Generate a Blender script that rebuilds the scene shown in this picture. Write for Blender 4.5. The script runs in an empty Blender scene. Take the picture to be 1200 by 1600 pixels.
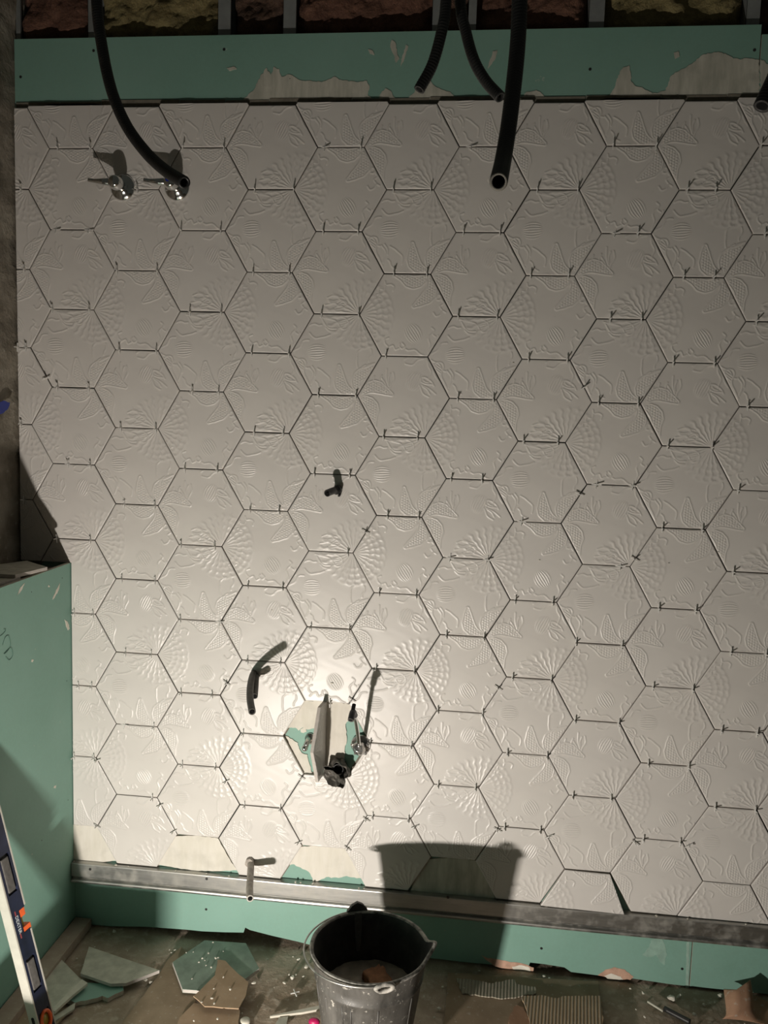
import bpy, bmesh, math, random
import numpy as np
from mathutils import Vector, Matrix, noise
from mathutils.geometry import tessellate_polygon

random.seed(7)
PI = math.pi
S = bpy.context.scene
COL = S.collection

# ------------------------------------------------------------------ camera, exposure, light, world
F_PX = 1302.1
CAM = Vector((1.1823, -2.3363, 1.6035))
rv = Vector((0.1058, 0.1117, 0.0377))
RC = Matrix.Rotation(rv.length, 3, rv.normalized())
BB = Matrix(((1, 0, 0), (0, 0, -1), (0, 1, 0)))          # world -> (right, down, forward)
W2C = RC @ BB
C2W = W2C.transposed()
cam_data = bpy.data.cameras.new('camera')
cam_data.sensor_fit = 'VERTICAL'
cam_data.sensor_height = 36.0
cam_data.sensor_width = 27.0
cam_data.lens = F_PX * 36.0 / 1600.0
cam_data.clip_start = 0.02
cam = bpy.data.objects.new('camera', cam_data)
COL.objects.link(cam)
M3 = C2W @ Matrix(((1, 0, 0), (0, -1, 0), (0, 0, -1)))
cam.matrix_world = Matrix.Translation(CAM) @ M3.to_4x4()
S.camera = cam

S.view_settings.view_transform = 'Standard'
S.view_settings.look = 'None'
S.view_settings.exposure = 0.0
S.view_settings.gamma = 1.0
S.view_settings.use_curve_mapping = False

LAMP = Vector((0.46, -1.60, 0.165))
ld = bpy.data.lights.new('work_lamp', 'AREA')          # halogen floodlight, one-sided
ld.shape = 'RECTANGLE'; ld.size = 0.055; ld.size_y = 0.024
ld.energy = 31.0
ld.color = (1.0, 0.925, 0.84)
lo = bpy.data.objects.new('work_lamp', ld)
lo.location = LAMP
lo.rotation_euler = Vector((0.22, 1.0, 0.14)).to_track_quat('-Z', 'Y').to_euler()
COL.objects.link(lo)

world = bpy.data.worlds.new('world')
S.world = world
world.use_nodes = True
bg = world.node_tree.nodes['Background']
bg.inputs[0].default_value = (0.93, 0.95, 0.80, 1)
bg.inputs[1].default_value = 0.030

# ------------------------------------------------------------------ helpers
def ray(px, py):
    return C2W @ Vector(((px - 600) / F_PX, (py - 800) / F_PX, 1.0))
def aty(px, py, Y=0.0):
    d = ray(px, py); return CAM + d * ((Y - CAM.y) / d.y)
def atz(px, py, Z=0.0):
    d = ray(px, py); return CAM + d * ((Z - CAM.z) / d.z)
def atx(px, py, X):
    d = ray(px, py); return CAM + d * ((X - CAM.x) / d.x)

def new_mesh(name, verts, faces, mats=(), smooth=False):
    me = bpy.data.meshes.new(name)
    me.from_pydata([tuple(v) for v in verts], [], faces)
    for m in mats: me.materials.append(m)
    if smooth: me.polygons.foreach_set('use_smooth', [True] * len(me.polygons))
    me.update()
    return me
def link(name, me, parent=None, loc=None, rot=None):
    o = bpy.data.objects.new(name, me)
    COL.objects.link(o)
    if parent is not None: o.parent = parent
    if loc is not None: o.location = loc
    if rot is not None: o.rotation_euler = rot
    return o
def tag(o, label=None, cat=None, group=None, kind=None):
    if label: o['label'] = label
    if cat: o['category'] = cat
    if group: o['group'] = group
    if kind: o['kind'] = kind
    return o
def empty(name, loc=(0, 0, 0), rot=(0, 0, 0)):
    o = bpy.data.objects.new(name, None)
    o.empty_display_size = 0.05
    COL.objects.link(o); o.location = loc; o.rotation_euler = rot
    return o
def bm_obj(name, bm, mats, parent=None, smooth=False, loc=None, rot=None, bevel=0):
    if bevel:
        bmesh.ops.bevel(bm, geom=list(bm.edges), offset=bevel, segments=2, affect='EDGES', profile=.7)
    bmesh.ops.recalc_face_normals(bm, faces=list(bm.faces))
    me = bpy.data.meshes.new(name)
    bm.to_mesh(me); bm.free()
    for m in mats: me.materials.append(m)
    if smooth: me.polygons.foreach_set('use_smooth', [True] * len(me.polygons))
    return link(name, me, parent, loc, rot)
def add_box(bm, lo_, hi_, mi=0, mat=None):
    vs = []
    for z in (lo_[2], hi_[2]):
        for x, y in ((lo_[0], lo_[1]), (hi_[0], lo_[1]), (hi_[0], hi_[1]), (lo_[0], hi_[1])):
            p = Vector((x, y, z))
            if mat is not None: p = mat @ p
            vs.append(bm.verts.new(p))
    for f in ((0, 3, 2, 1), (4, 5, 6, 7), (0, 1, 5, 4), (1, 2, 6, 5), (2, 3, 7, 6), (3, 0, 4, 7)):
        fc = bm.faces.new([vs[i] for i in f]); fc.material_index = mi
    return vs
def frame_for(t):
    t = t.normalized()
    up = Vector((0, 0, 1)) if abs(t.z) < .9 else Vector((0, 1, 0))
    a = t.cross(up).normalized(); b = t.cross(a).normalized()
    return a, b
def catmull(P, n=12):
    P = [Vector(p) for p in P]
    Q = [P[0] * 2 - P[1]] + P + [P[-1] * 2 - P[-2]]
    out = []
    for i in range(1, len(Q) - 2):
        for k in range(n):
            t = k / n
            out.append(.5 * ((2 * Q[i]) + (Q[i + 1] - Q[i - 1]) * t + (2 * Q[i - 1] - 5 * Q[i] + 4 * Q[i + 1] - Q[i + 2]) * t * t + (3 * Q[i] - Q[i - 1] - 3 * Q[i + 1] + Q[i + 2]) * t ** 3))
    out.append(P[-1]); return out
def resample(P, step):
    out = [P[0]]; acc = 0
    for i in range(1, len(P)):
        a = P[i - 1]; b = P[i]; L = (b - a).length
        while acc + L >= step:
            t = (step - acc) / L
            a = a + (b - a) * t; out.append(a); L = (b - a).length; acc = 0
        acc += L
    out.append(P[-1]); return out
def add_tube(bm, pts, rad, sides=16, cap0=True, cap1=True, mi=0, wall=None):
    """sweep a circle along pts; rad is a number or a function of index; wall makes the far end an open mouth"""
    rings = []
    prev = None
    for i, p in enumerate(pts):
        t = (pts[min(i + 1, len(pts) - 1)] - pts[max(i - 1, 0)])
        if t.length < 1e-9: t = Vector((0, 0, 1))
        t.normalize()
        if prev is None: a, b = frame_for(t)
        else:
            a = (prev - t * prev.dot(t)).normalized(); b = t.cross(a)
        prev = a
        r = rad(i) if callable(rad) else rad
        rings.append([bm.verts.new(p + (a * math.cos(2 * PI * k / sides) + b * math.sin(2 * PI * k / sides)) * r) for k in range(sides)])
    def skin(R0, R1, m=mi):
        for k in range(sides):
            f = bm.faces.new((R0[k], R0[(k + 1) % sides], R1[(k + 1) % sides], R1[k])); f.material_index = m
    for i in range(len(rings) - 1): skin(rings[i], rings[i + 1])
    if cap0: f = bm.faces.new(rings[0][::-1]); f.material_index = mi
    if cap1 and wall is None: f = bm.faces.new(rings[-1]); f.material_index = mi
    if wall is not None:
        t = (pts[-1] - pts[-2]).normalized()
        c = pts[-1]
        inner = [bm.verts.new(c + (v.co - c) * wall) for v in rings[-1]]
        deep = [bm.verts.new(v.co - t * 0.05) for v in inner]
        skin(rings[-1], inner, 1); skin(inner, deep, 2)
        f = bm.faces.new(deep); f.material_index = 2
    return rings
def add_lathe(bm, prof, center, sides=40, mi=0, closed=False):
    rings = []
    for r, z in prof:
        rings.append([bm.verts.new((center[0] + r * math.cos(2 * PI * k / sides), center[1] + r * math.sin(2 * PI * k / sides), center[2] + z)) for k in range(sides)])
    for i in range(len(rings) - 1):
        for k in range(sides):
            f = bm.faces.new((rings[i][k], rings[i][(k + 1) % sides], rings[i + 1][(k + 1) % sides], rings[i + 1][k])); f.material_index = mi
    return rings
def jagged(P, amp, step, closed=True, seed=0):
    """roughen an outline of Vectors lying in one plane"""
    rnd = random.Random(seed)
    out = []; n = len(P)
    nrm = (P[1] - P[0]).cross(P[2] - P[0]).normalized()
    for i in range(n):
        a = P[i]; b = P[(i + 1) % n]; L = (b - a).length; k = max(1, int(L / step))
        d = (b - a).normalized(); s = d.cross(nrm)
        for q in range(k):
            w = rnd.uniform(-amp, amp) * (.5 if q == 0 else 1)
            out.append(a + (b - a) * (q / k) + s * w)
    return out
def add_prism(bm, P, vec, mi=0, mi_side=None):
    """n-gon P extruded by vec"""
    a = [bm.verts.new(p) for p in P]; b = [bm.verts.new(p + vec) for p in P]
    n = len(P)
    for t in tessellate_polygon([P]):
        for f in (bm.faces.new([a[i] for i in t]), bm.faces.new([b[i] for i in reversed(t)])): f.material_index = mi
    for i in range(n):
        s = bm.faces.new((a[i], b[i], b[(i + 1) % n], a[(i + 1) % n])); s.material_index = mi if mi_side is None else mi_side

# ------------------------------------------------------------------ materials
class NT:
    def __init__(s, name):
        s.m = bpy.data.materials.new(name); s.m.use_nodes = True
        s.t = s.m.node_tree; s.b = s.t.nodes['Principled BSDF']
    def n(s, ty, **kw):
        x = s.t.nodes.new(ty)
        for k, v in kw.items(): setattr(x, k, v)
        return x
    def l(s, a, b): s.t.links.new(a, b)
    def noise(s, scale, detail=4, rough=.55, vec=None):
        x = s.n('ShaderNodeTexNoise'); x.inputs['Scale'].default_value = scale
        x.inputs['Detail'].default_value = detail; x.inputs['Roughness'].default_value = rough
        x.inputs['Distortion'].default_value = 0
        s.l(vec if vec is not None else s.coord(), x.inputs['Vector']); return x
    def coord(s, kind='Object'):
        if not hasattr(s, 'tc'): s.tc = s.n('ShaderNodeTexCoord')
        return s.tc.outputs[kind]
    def ramp(s, src, stops):
        r = s.n('ShaderNodeValToRGB'); e = r.color_ramp.elements
        while len(e) < len(stops): e.new(.5)
        for q, (p, c) in zip(e, stops):
            q.position = p; q.color = (c[0], c[1], c[2], 1) if not isinstance(c, (int, float)) else (c, c, c, 1)
        s.l(src, r.inputs[0]); return r.outputs[0]
    def mix(s, fac, a, b):
        x = s.n('ShaderNodeMix', data_type='RGBA')
        for v, i in ((fac, 0), (a, 6), (b, 7)):
            if isinstance(v, (int, float)): x.inputs[i].default_value = v
            elif isinstance(v, tuple): x.inputs[i].default_value = (*v, 1)
            else: s.l(v, x.inputs[i])
        return x.outputs[2]
    def bump(s, src, strength, dist=.002):
        x = s.n('ShaderNodeBump'); x.inputs['Strength'].default_value = strength; x.inputs['Distance'].default_value = dist
        s.l(src, x.inputs['Height']); s.l(x.outputs[0], s.b.inputs['Normal'])
    def base(s, c):
        if isinstance(c, tuple): s.b.inputs['Base Color'].default_value = (*c, 1)
        else: s.l(c, s.b.inputs['Base Color'])
    def set(s, **kw):
        for k, v in kw.items(): s.b.inputs[k].default_value = v
def simple(name, col, rough=.5, metal=0, var=.15, scale=40, bump=0, **kw):
    m = NT(name); nz = m.noise(scale)
    c = m.mix(m.ramp(nz.outputs[0], [(.3, 0.), (.7, 1.)]), tuple(x * (1 - var) for x in col), tuple(min(1, x * (1 + var)) for x in col))
    m.base(c); m.set(Roughness=rough, Metallic=metal)
    if bump: m.bump(nz.outputs[0], bump)
    return m.m

def mat_tile():
    m = NT('glazed_white_ceramic')
    nz = m.noise(6, 3); info = m.n('ShaderNodeObjectInfo')
    c = m.mix(m.ramp(nz.outputs[0], [(.35, 0.), (.65, 1.)]), (.61, .585, .55), (.665, .64, .60))
    c = m.mix(m.ramp(info.outputs['Random'], [(0, 0.), (1, .35)]), c, (.62, .60, .575))
    fine = m.noise(90, 3)
    c = m.mix(m.ramp(fine.outputs[0], [(.68, 0.), (.76, .5)]), c, (.50, .47, .43))
    m.base(c); m.set(Roughness=.36); m.b.inputs['IOR'].default_value = 1.5
    m.b.inputs['Specular IOR Level'].default_value = .45
    return m.m
MT = mat_tile()
MTB = simple('raw_ceramic_edge', (.50, .46, .42), .8, var=.1, scale=60, bump=.2)
def mat_green():
    m = NT('green_plasterboard_paper')
    a = m.noise(3.5, 5); b = m.noise(120, 3); k = m.noise(26, 6, .65)
    c = m.mix(m.ramp(a.outputs[0], [(.3, 0.), (.7, 1.)]), (.190, .348, .280), (.230, .393, .328))
    c = m.mix(m.ramp(b.outputs[0], [(.35, 0.), (.7, .35)]), c, (.22, .42, .35))
    c = m.mix(m.ramp(k.outputs[0], [(.70, 0.), (.74, .55)]), c, (.55, .58, .50))
    m.base(c); m.set(Roughness=.62); m.bump(b.outputs[0], .12, .001)
    return m.m
MG = mat_green()
def mat_plaster(name, c1, c2):
    m = NT(name)
    mp = m.n('ShaderNodeMapping'); mp.inputs['Scale'].default_value = (1, 1, .18); m.l(m.coord(), mp.inputs[0])
    a = m.noise(45, 5, .6, mp.outputs[0]); b = m.noise(14, 5)
    c = m.mix(m.ramp(a.outputs[0], [(.35, 0.), (.65, 1.)]), c1, c2)
    c = m.mix(m.ramp(b.outputs[0], [(.5, 0.), (.7, .6)]), c, tuple(x * .8 for x in c1))
    m.base(c); m.set(Roughness=.85); m.bump(a.outputs[0], .5, .002)
    return m.m
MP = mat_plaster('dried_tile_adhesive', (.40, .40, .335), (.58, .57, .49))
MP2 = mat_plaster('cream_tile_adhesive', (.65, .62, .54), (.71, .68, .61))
MGYP = simple('gypsum_core', (.55, .50, .42), .9, var=.15, scale=90, bump=.4)
MTORN = simple('torn_board_paper', (.52, .33, .24), .9, var=.2, scale=60, bump=.3)
def mat_concrete():
    m = NT('rough_dirty_concrete')
    a = m.noise(9, 8, .65); b = m.noise(55, 6, .6)
    c = m.mix(m.ramp(a.outputs[0], [(.35, 0.), (.65, 1.)]), (.17, .145, .11), (.32, .29, .235))
    c = m.mix(m.ramp(b.outputs[0], [(.62, 0.), (.72, .6)]), c, (.5, .47, .4))
    m.base(c); m.set(Roughness=.92); m.bump(b.outputs[0], .8, .006)
    return m.m
MCON = mat_concrete()
def mat_floor():
    m = NT('dusty_subfloor')
    a = m.noise(5, 8, .6); b = m.noise(38, 8, .65); c_ = m.noise(160, 4, .6)
    c = m.mix(m.ramp(a.outputs[0], [(.35, 0.), (.62, 1.)]), (.26, .195, .135), (.46, .375, .29))
    c = m.mix(m.ramp(b.outputs[0], [(.52, 0.), (.66, .75)]), c, (.54, .46, .375))
    c = m.mix(m.ramp(c_.outputs[0], [(.66, 0.), (.72, .8)]), c, (.62, .60, .52))
    m.base(c); m.set(Roughness=.93); m.bump(b.outputs[0], .7, .006)
    return m.m
MFL = mat_floor()
def mat_metal(name, col, rough, dust):
    m = NT(name)
    mp = m.n('ShaderNodeMapping'); mp.inputs['Scale'].default_value = (.12, 1, 1); m.l(m.coord(), mp.inputs[0])
    a = m.noise(90, 4, .6, mp.outputs[0]); b = m.noise(30, 6, .6)
    f = m.ramp(b.outputs[0], [(.45, 0.), (.68, dust)])
    c = m.mix(m.ramp(a.outputs[0], [(.35, 0.), (.65, 1.)]), tuple(x * .8 for x in col), col)
    c = m.mix(f, c, (.48, .46, .40))
    m.base(c); m.l(m.ramp(b.outputs[0], [(.45, 1.), (.68, 1 - dust)]), m.b.inputs['Metallic'])
    m.set(Roughness=rough); m.bump(a.outputs[0], .06, .001)
    return m.m
MZINC = mat_metal('dusty_galvanised_steel', (.46, .46, .44), .42, .45)
MCHR = simple('scratched_chrome', (.75, .75, .74), .12, 1, var=.08, scale=30)
MCHRD = mat_metal('dirty_chrome', (.62, .61, .60), .2, .5)
MSTUD = simple('dull_zinc_stud', (.25, .265, .26), .6, .3, var=.15, scale=20)
MSP = simple('white_spacer_plastic', (.72, .71, .68), .45, var=.04)
MBLK = simple('black_conduit_plastic', (.022, .022, .022), .42, var=.3, scale=30, bump=.1)
MBLKD = simple('black_hollow', (.006, .006, .006), .9, var=.1)
MGREYR = simple('grey_conduit_cut', (.26, .25, .22), .8, var=.1)
MDGP = simple('dusty_dark_grey_plastic', (.085, .08, .070), .6, var=.3, scale=60, bump=.2)
MPIPE = simple('grey_brown_dusty_pipe', (.34, .305, .265), .55, var=.3, scale=70, bump=.25)
MRING = simple('grey_pipe_cut', (.50, .48, .43), .5, var=.15)
MBLUE = simple('blue_plastic', (.012, .035, .30), .35, var=.1)
MNAVY = simple('navy_paint', (.009, .013, .036), .42, var=.4, scale=25, bump=.05)
MSIL = simple('brushed_aluminium', (.52, .50, .44), .6, .25, var=.10, scale=25, bump=.05)
MRUB = simple('black_rubber_grip', (.015, .015, .015), .55, var=.3)
MDGREY = simple('worn_grey_rubber', (.09, .085, .08), .6, var=.3, scale=80)
MORG = simple('orange_plastic', (.80, .13, .028), .35, var=.1)
MVIAL = simple('yellow_green_vial', (.35, .28, .05), .15, var=.1)
MWHT = simple('white_print', (.55, .60, .62), .6, var=.1)
MRED = simple('dull_red_print', (.28, .05, .05), .6, var=.1)
def mat_card(name, c1, c2, ridge=0.0, scale=120, rot=0.0):
    m = NT(name)
    a = m.noise(14, 6); b = m.noise(80, 5)
    c = m.mix(m.ramp(a.outputs[0], [(.3, 0.), (.7, 1.)]), c1, c2)
    c = m.mix(m.ramp(b.outputs[0], [(.60, 0.), (.70, .5)]), c, (.5, .47, .40))
    if ridge:
        mp = m.n('ShaderNodeMapping'); mp.inputs['Rotation'].default_value = (0, 0, rot); m.l(m.coord(), mp.inputs[0])
        w = m.n('ShaderNodeTexWave'); w.inputs['Scale'].default_value = scale; w.inputs['Distortion'].default_value = .3
        w.bands_direction = 'X'; m.l(mp.outputs[0], w.inputs['Vector'])
        c = m.mix(m.ramp(w.outputs[0], [(.3, 0.), (.8, ridge)]), c, (.42, .38, .30))
        m.bump(w.outputs[0], .8, .003)
    m.base(c); m.set(Roughness=.9)
    return m.m
MCARD = mat_card('brown_cardboard', (.34, .235, .145), (.46, .33, .22))
MCARD2 = mat_card('corrugated_brown_cardboard', (.32, .22, .13), (.46, .33, .20), .7, 34, .12)
MCARDG = mat_card('dusty_corrugated_cardboard', (.24, .215, .16), (.36, .325, .25), .5, 34, .05)
MHB = mat_card('brown_hardboard', (.24, .18, .115), (.34, .26, .175))
MPAP = mat_card('brown_kraft_paper', (.30, .17, .10), (.42, .25, .16))
MWOOD = mat_card('dirty_timber_batten', (.30, .23, .18), (.44, .36, .29))
MTSC = simple('dusty_tile_offcut', (.50, .49, .41), .8, var=.2, scale=30, bump=.2)
MTGR = simple('green_tinted_tile_back', (.25, .32, .26), .85, var=.25, scale=18, bump=.3)
MCRUMB = simple('pale_plaster_crumb', (.70, .67, .58), .85, var=.15, bump=.4)
MMAG = simple('magenta_plastic', (.45, .01, .10), .4, var=.2)
MWSTRIP = simple('white_plastic_strip', (.62, .59, .50), .6, var=.1)
def mat_wool(name, c1, c2):
    m = NT(name); a = m.noise(22, 8, .7); b = m.noise(110, 5, .7)
    c = m.mix(m.ramp(a.outputs[0], [(.32, 0.), (.66, 1.)]), c1, c2)
    m.base(c); m.set(Roughness=1.0); m.bump(b.outputs[0], 1.0, .01)
    return m.m
MW_RED = mat_wool('reddish_mineral_wool', (.10, .045, .03), (.25, .13, .085))
MW_YEL = mat_wool('yellow_mineral_wool', (.16, .125, .05), (.36, .30, .14))
MW_BRN = mat_wool('brown_mineral_wool', (.07, .045, .035), (.22, .13, .085))
def mat_bucket():
    m = NT('mortar_stained_black_rubber')
    mp = m.n('ShaderNodeMapping'); mp.inputs['Scale'].default_value = (1, 1, .35); m.l(m.coord(), mp.inputs[0])
    a = m.noise(16, 8, .65, mp.outputs[0]); b = m.noise(75, 6, .7)
    c = m.mix(m.ramp(a.outputs[0], [(.35, 0.), (.70, 1.)]), (.032, .031, .028), (.105, .100, .090))
    c = m.mix(m.ramp(b.outputs[0], [(.60, 0.), (.67, .9)]), c, (.46, .44, .39))
    m.base(c); m.l(m.ramp(a.outputs[0], [(.3, .32), (.7, .75)]), m.b.inputs['Roughness']); m.bump(b.outputs[0], .3, .002)
    return m.m
MBK = mat_bucket()
def mat_bucket_in():
    m = NT('black_rubber_inside')
    a = m.noise(26, 8, .65); b = m.noise(120, 5, .7)
    c = m.mix(m.ramp(a.outputs[0], [(.45, 0.), (.8, 1.)]), (.022, .022, .022), (.07, .068, .062))
    c = m.mix(m.ramp(b.outputs[0], [(.66, 0.), (.74, .5)]), c, (.3, .29, .26))
    m.base(c); m.set(Roughness=.5)
    return m.m
MBKI = mat_bucket_in()
MBRIM = simple('mortar_crusted_rim', (.27, .26, .235), .7, var=.75, scale=60, bump=.6)
MMORT = simple('grey_wet_mortar', (.40, .36, .29), .5, var=.3, scale=30, bump=.4)
MRUST = simple('orange_brown_sponge', (.38, .19, .10), .85, var=.25, scale=60, bump=.6)
MBAG = simple('black_torn_polythene', (.10, .092, .08), .6, var=.7, scale=60, bump=.7)

# ------------------------------------------------------------------ lattice of the tiled wall
A = 0.129
H = math.sqrt(3) * A
Z0 = 2.345                       # height of the first horizontal joint
TOPZ = Z0 + 0.1165
LEDGE = 1.156
TRACK = 0.2215
XL_HI = -0.168
XL_LO = -0.0095
BOARD_Y = 0.0125
TH = 0.0095
def zi(c, j): return j + (c % 2) / 2
def edge_z(c, j): return Z0 - zi(c, j) * H

# ---- setting: boards, column, ledge, floor
def board_outline(x0, x1, ztop, zb):
    P = [(x0, ztop), (x1, ztop)] + zb
    return [Vector((x, BOARD_Y, z)) for x, z in P]
SEAM = 1.856
bm = bmesh.new()
low = [(SEAM, .004), (1.80, .004), (1.70, .010), (1.60, .008), (1.52, .010), (1.50, .024), (1.44, .028), (1.40, .026), (1.395, .010), (1.2, .008),
       (1.0, .010), (.86, .008), (.78, .006), (.74, .012), (.70, .018), (.62, .030), (.55, .040), (.535, .046), (.53, .030), (.47, .024), (.40, .020), (.35, .022), (.22, .016), (.1, .006), (-.17, .004)]
rr_ = random.Random(3)
low = [(x, z + rr_.uniform(-.0015, .0015)) for x, z in low]
add_prism(bm, board_outline(-.172, SEAM, 2.646, low), Vector((0, .0125, 0)), 0, 1)
add_prism(bm, board_outline(SEAM + .003, 2.75, 2.622, [(2.75, .004), (SEAM + .003, .004)]), Vector((0, .0125, 0)), 0, 1)
o = bm_obj('wall_back', bm, [MG, MGYP]); tag(o, kind='structure')

bm = bmesh.new(); add_box(bm, (-.6, .105, 0), (3.0, .16, 3.2))
o = bm_obj('wall_rear', bm, [MCON]); tag(o, kind='structure')

# rough masonry return on the upper left
NX, NZ = 60, 150
vs = []; fs = []
for i in range(NX + 1):
    for k in range(NZ + 1):
        y = .10 - 1.5 * i / NX; z = LEDGE - .02 + (3.1 - LEDGE) * k / NZ
        p = Vector((0, y, z))
        d = noise.fractal(p * 7, .9, 2.1, 5) * .010 + noise.fractal(p * 30, .8, 2.1, 3) * .004
        vs.append((-.180 + d + (.006 if y > -.02 and abs(d) < .01 else 0), y, z))
for i in range(NX):
    for k in range(NZ):
        a = i * (NZ + 1) + k; fs.append((a, a + 1, a + NZ + 2, a + NZ + 1))
o = link('wall_left', new_mesh('wall_left', vs, fs, [MCON], True)); tag(o, kind='structure')

# boxed-out ledge on the lower left, faced with green board
bm = bmesh.new()
P = [Vector((XL_LO - .0025, y, z)) for y, z in ((BOARD_Y, .004), (BOARD_Y, LEDGE), (-1.25, LEDGE - .012), (-1.25, .004))]
add_prism(bm, P, Vector((-.0125, 0, 0)), 0, 1)
o = bm_obj('wall_side', bm, [MG, MGYP]); tag(o, kind='structure')
bm = bmesh.new(); add_box(bm, (-.60, -1.25, 0), (XL_LO - .0155, .10, LEDGE - .016))
o = bm_obj('trim_ledge', bm, [MCON]); tag(o, kind='structure')

# floor
NX, NY = 170, 110
vs = []; fs = []
for i in range(NX + 1):
    for k in range(NY + 1):
        x = -.05 + 2.9 * i / NX; y = .10 - 2.0 * k / NY
        p = Vector((x, y, 0))
        z = noise.fractal(p * 4, 1, 2, 4) * .0035 + noise.fractal(p * 25, .8, 2, 3) * .0018 - .003
        vs.append((x, y, min(z, .004)))
for i in range(NX):
    for k in range(NY):
        a = i * (NY + 1) + k; fs.append((a, a + NY + 1, a + NY + 2, a + 1))
o = link('floor', new_mesh('floor', vs, fs, [MFL], True)); tag(o, kind='structure')
bm = bmesh.new(); add_box(bm, (-.6, -4.2, -.10), (3.4, .16, -.012))
o = bm_obj('floor_slab', bm, [MFL]); tag(o, kind='structure')

# ------------------------------------------------------------------ the tile relief
def smooth(a, b, x):
    t = np.clip((x - a) / (b - a), 0, 1); return t * t * (3 - 2 * t)
def seg_d(px, pz, pts):
    d = np.full(px.shape, 9.0)
    for (x0, z0), (x1, z1) in zip(pts[:-1], pts[1:]):
        vx, vz = x1 - x0, z1 - z0; L = vx * vx + vz * vz + 1e-12
        t = np.clip(((px - x0) * vx + (pz - z0) * vz) / L, 0, 1)
        d = np.minimum(d, np.hypot(px - x0 - t * vx, pz - z0 - t * vz))
    return d
def dense(pts):
    P = [Vector((p[0], p[1], 0)) for p in pts]
    return [(v.x, v.y) for v in catmull(P, 4)]
# ridge strokes of the leafy ornament round a corner, in metres from the corner (drawn in tenths of a pixel, x right, y down)
def cv(L): return dense([((x - 360) * .000175, -(y - 575) * .000175) for x, y in L])
LEAF = [cv([(470, 625), (600, 655), (700, 675), (765, 725), (800, 790), (870, 812), (922, 765), (925, 700), (880, 645), (790, 612), (700, 606)]),
        cv([(500, 660), (555, 750), (620, 800), (725, 802)]), cv([(560, 790), (620, 842), (710, 850)]),
        cv([(760, 695), (870, 665)]), cv([(785, 720), (885, 692)]), cv([(812, 748), (892, 722)]),
        cv([(300, 760), (340, 740), (390, 735), (440, 755), (490, 750)]), cv([(300, 880), (340, 925), (400, 960), (500, 942), (560, 930), (630, 900)]),
        cv([(700, 484), (775, 405), (850, 372), (890, 410), (850, 470), (740, 505), (660, 495)]), cv([(760, 455), (800, 425), (835, 420)]),
        cv([(545, 440), (640, 420), (710, 395), (800, 345)]), cv([(575, 325), (650, 292), (700, 290), (770, 312), (830, 318)]),
        cv([(600, 365), (680, 375), (760, 350)]), cv([(180, 330), (215, 380), (160, 430), (190, 480)]),
        cv([(60, 530), (100, 580), (160, 560), (200, 500), (250, 520)]), cv([(90, 300), (130, 250), (175, 280), (150, 330), (110, 330)]),
        cv([(40, 760), (80, 800), (60, 860), (110, 900)])]
def rot2(L, ang):
    c, s = math.cos(ang), math.sin(ang); return [(x * c - y * s, x * s + y * c) for x, y in L]
def lobe_f(px, pz, pts, W):
    best = np.full(px.shape, -.05)
    for i in range(len(pts) - 1):
        (x0, z0), (x1, z1) = pts[i], pts[i + 1]
        vx, vz = x1 - x0, z1 - z0; L = vx * vx + vz * vz
        t = np.clip(((px - x0) * vx + (pz - z0) * vz) / L, 0, 1)
        best = np.maximum(best, W[i] + (W[i + 1] - W[i]) * t - np.hypot(px - x0 - t * vx, pz - z0 - t * vz))
    return best
MPX = .0016
LOBES = [([(x * MPX, -y * MPX) for x, y in ((8, -4), (15, -11), (22, -15), (30, -16.5), (37, -15), (50, -9), (60, -4))], [.004, .009, .0125, .0145, .014, .008, .002]),
         ([(x * MPX, -y * MPX) for x, y in ((9, 6), (16, 8), (22, 12), (27, 18), (29, 25), (28, 37), (32, 52))], [.005, .010, .013, .014, .0135, .0095, .002])]
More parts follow.
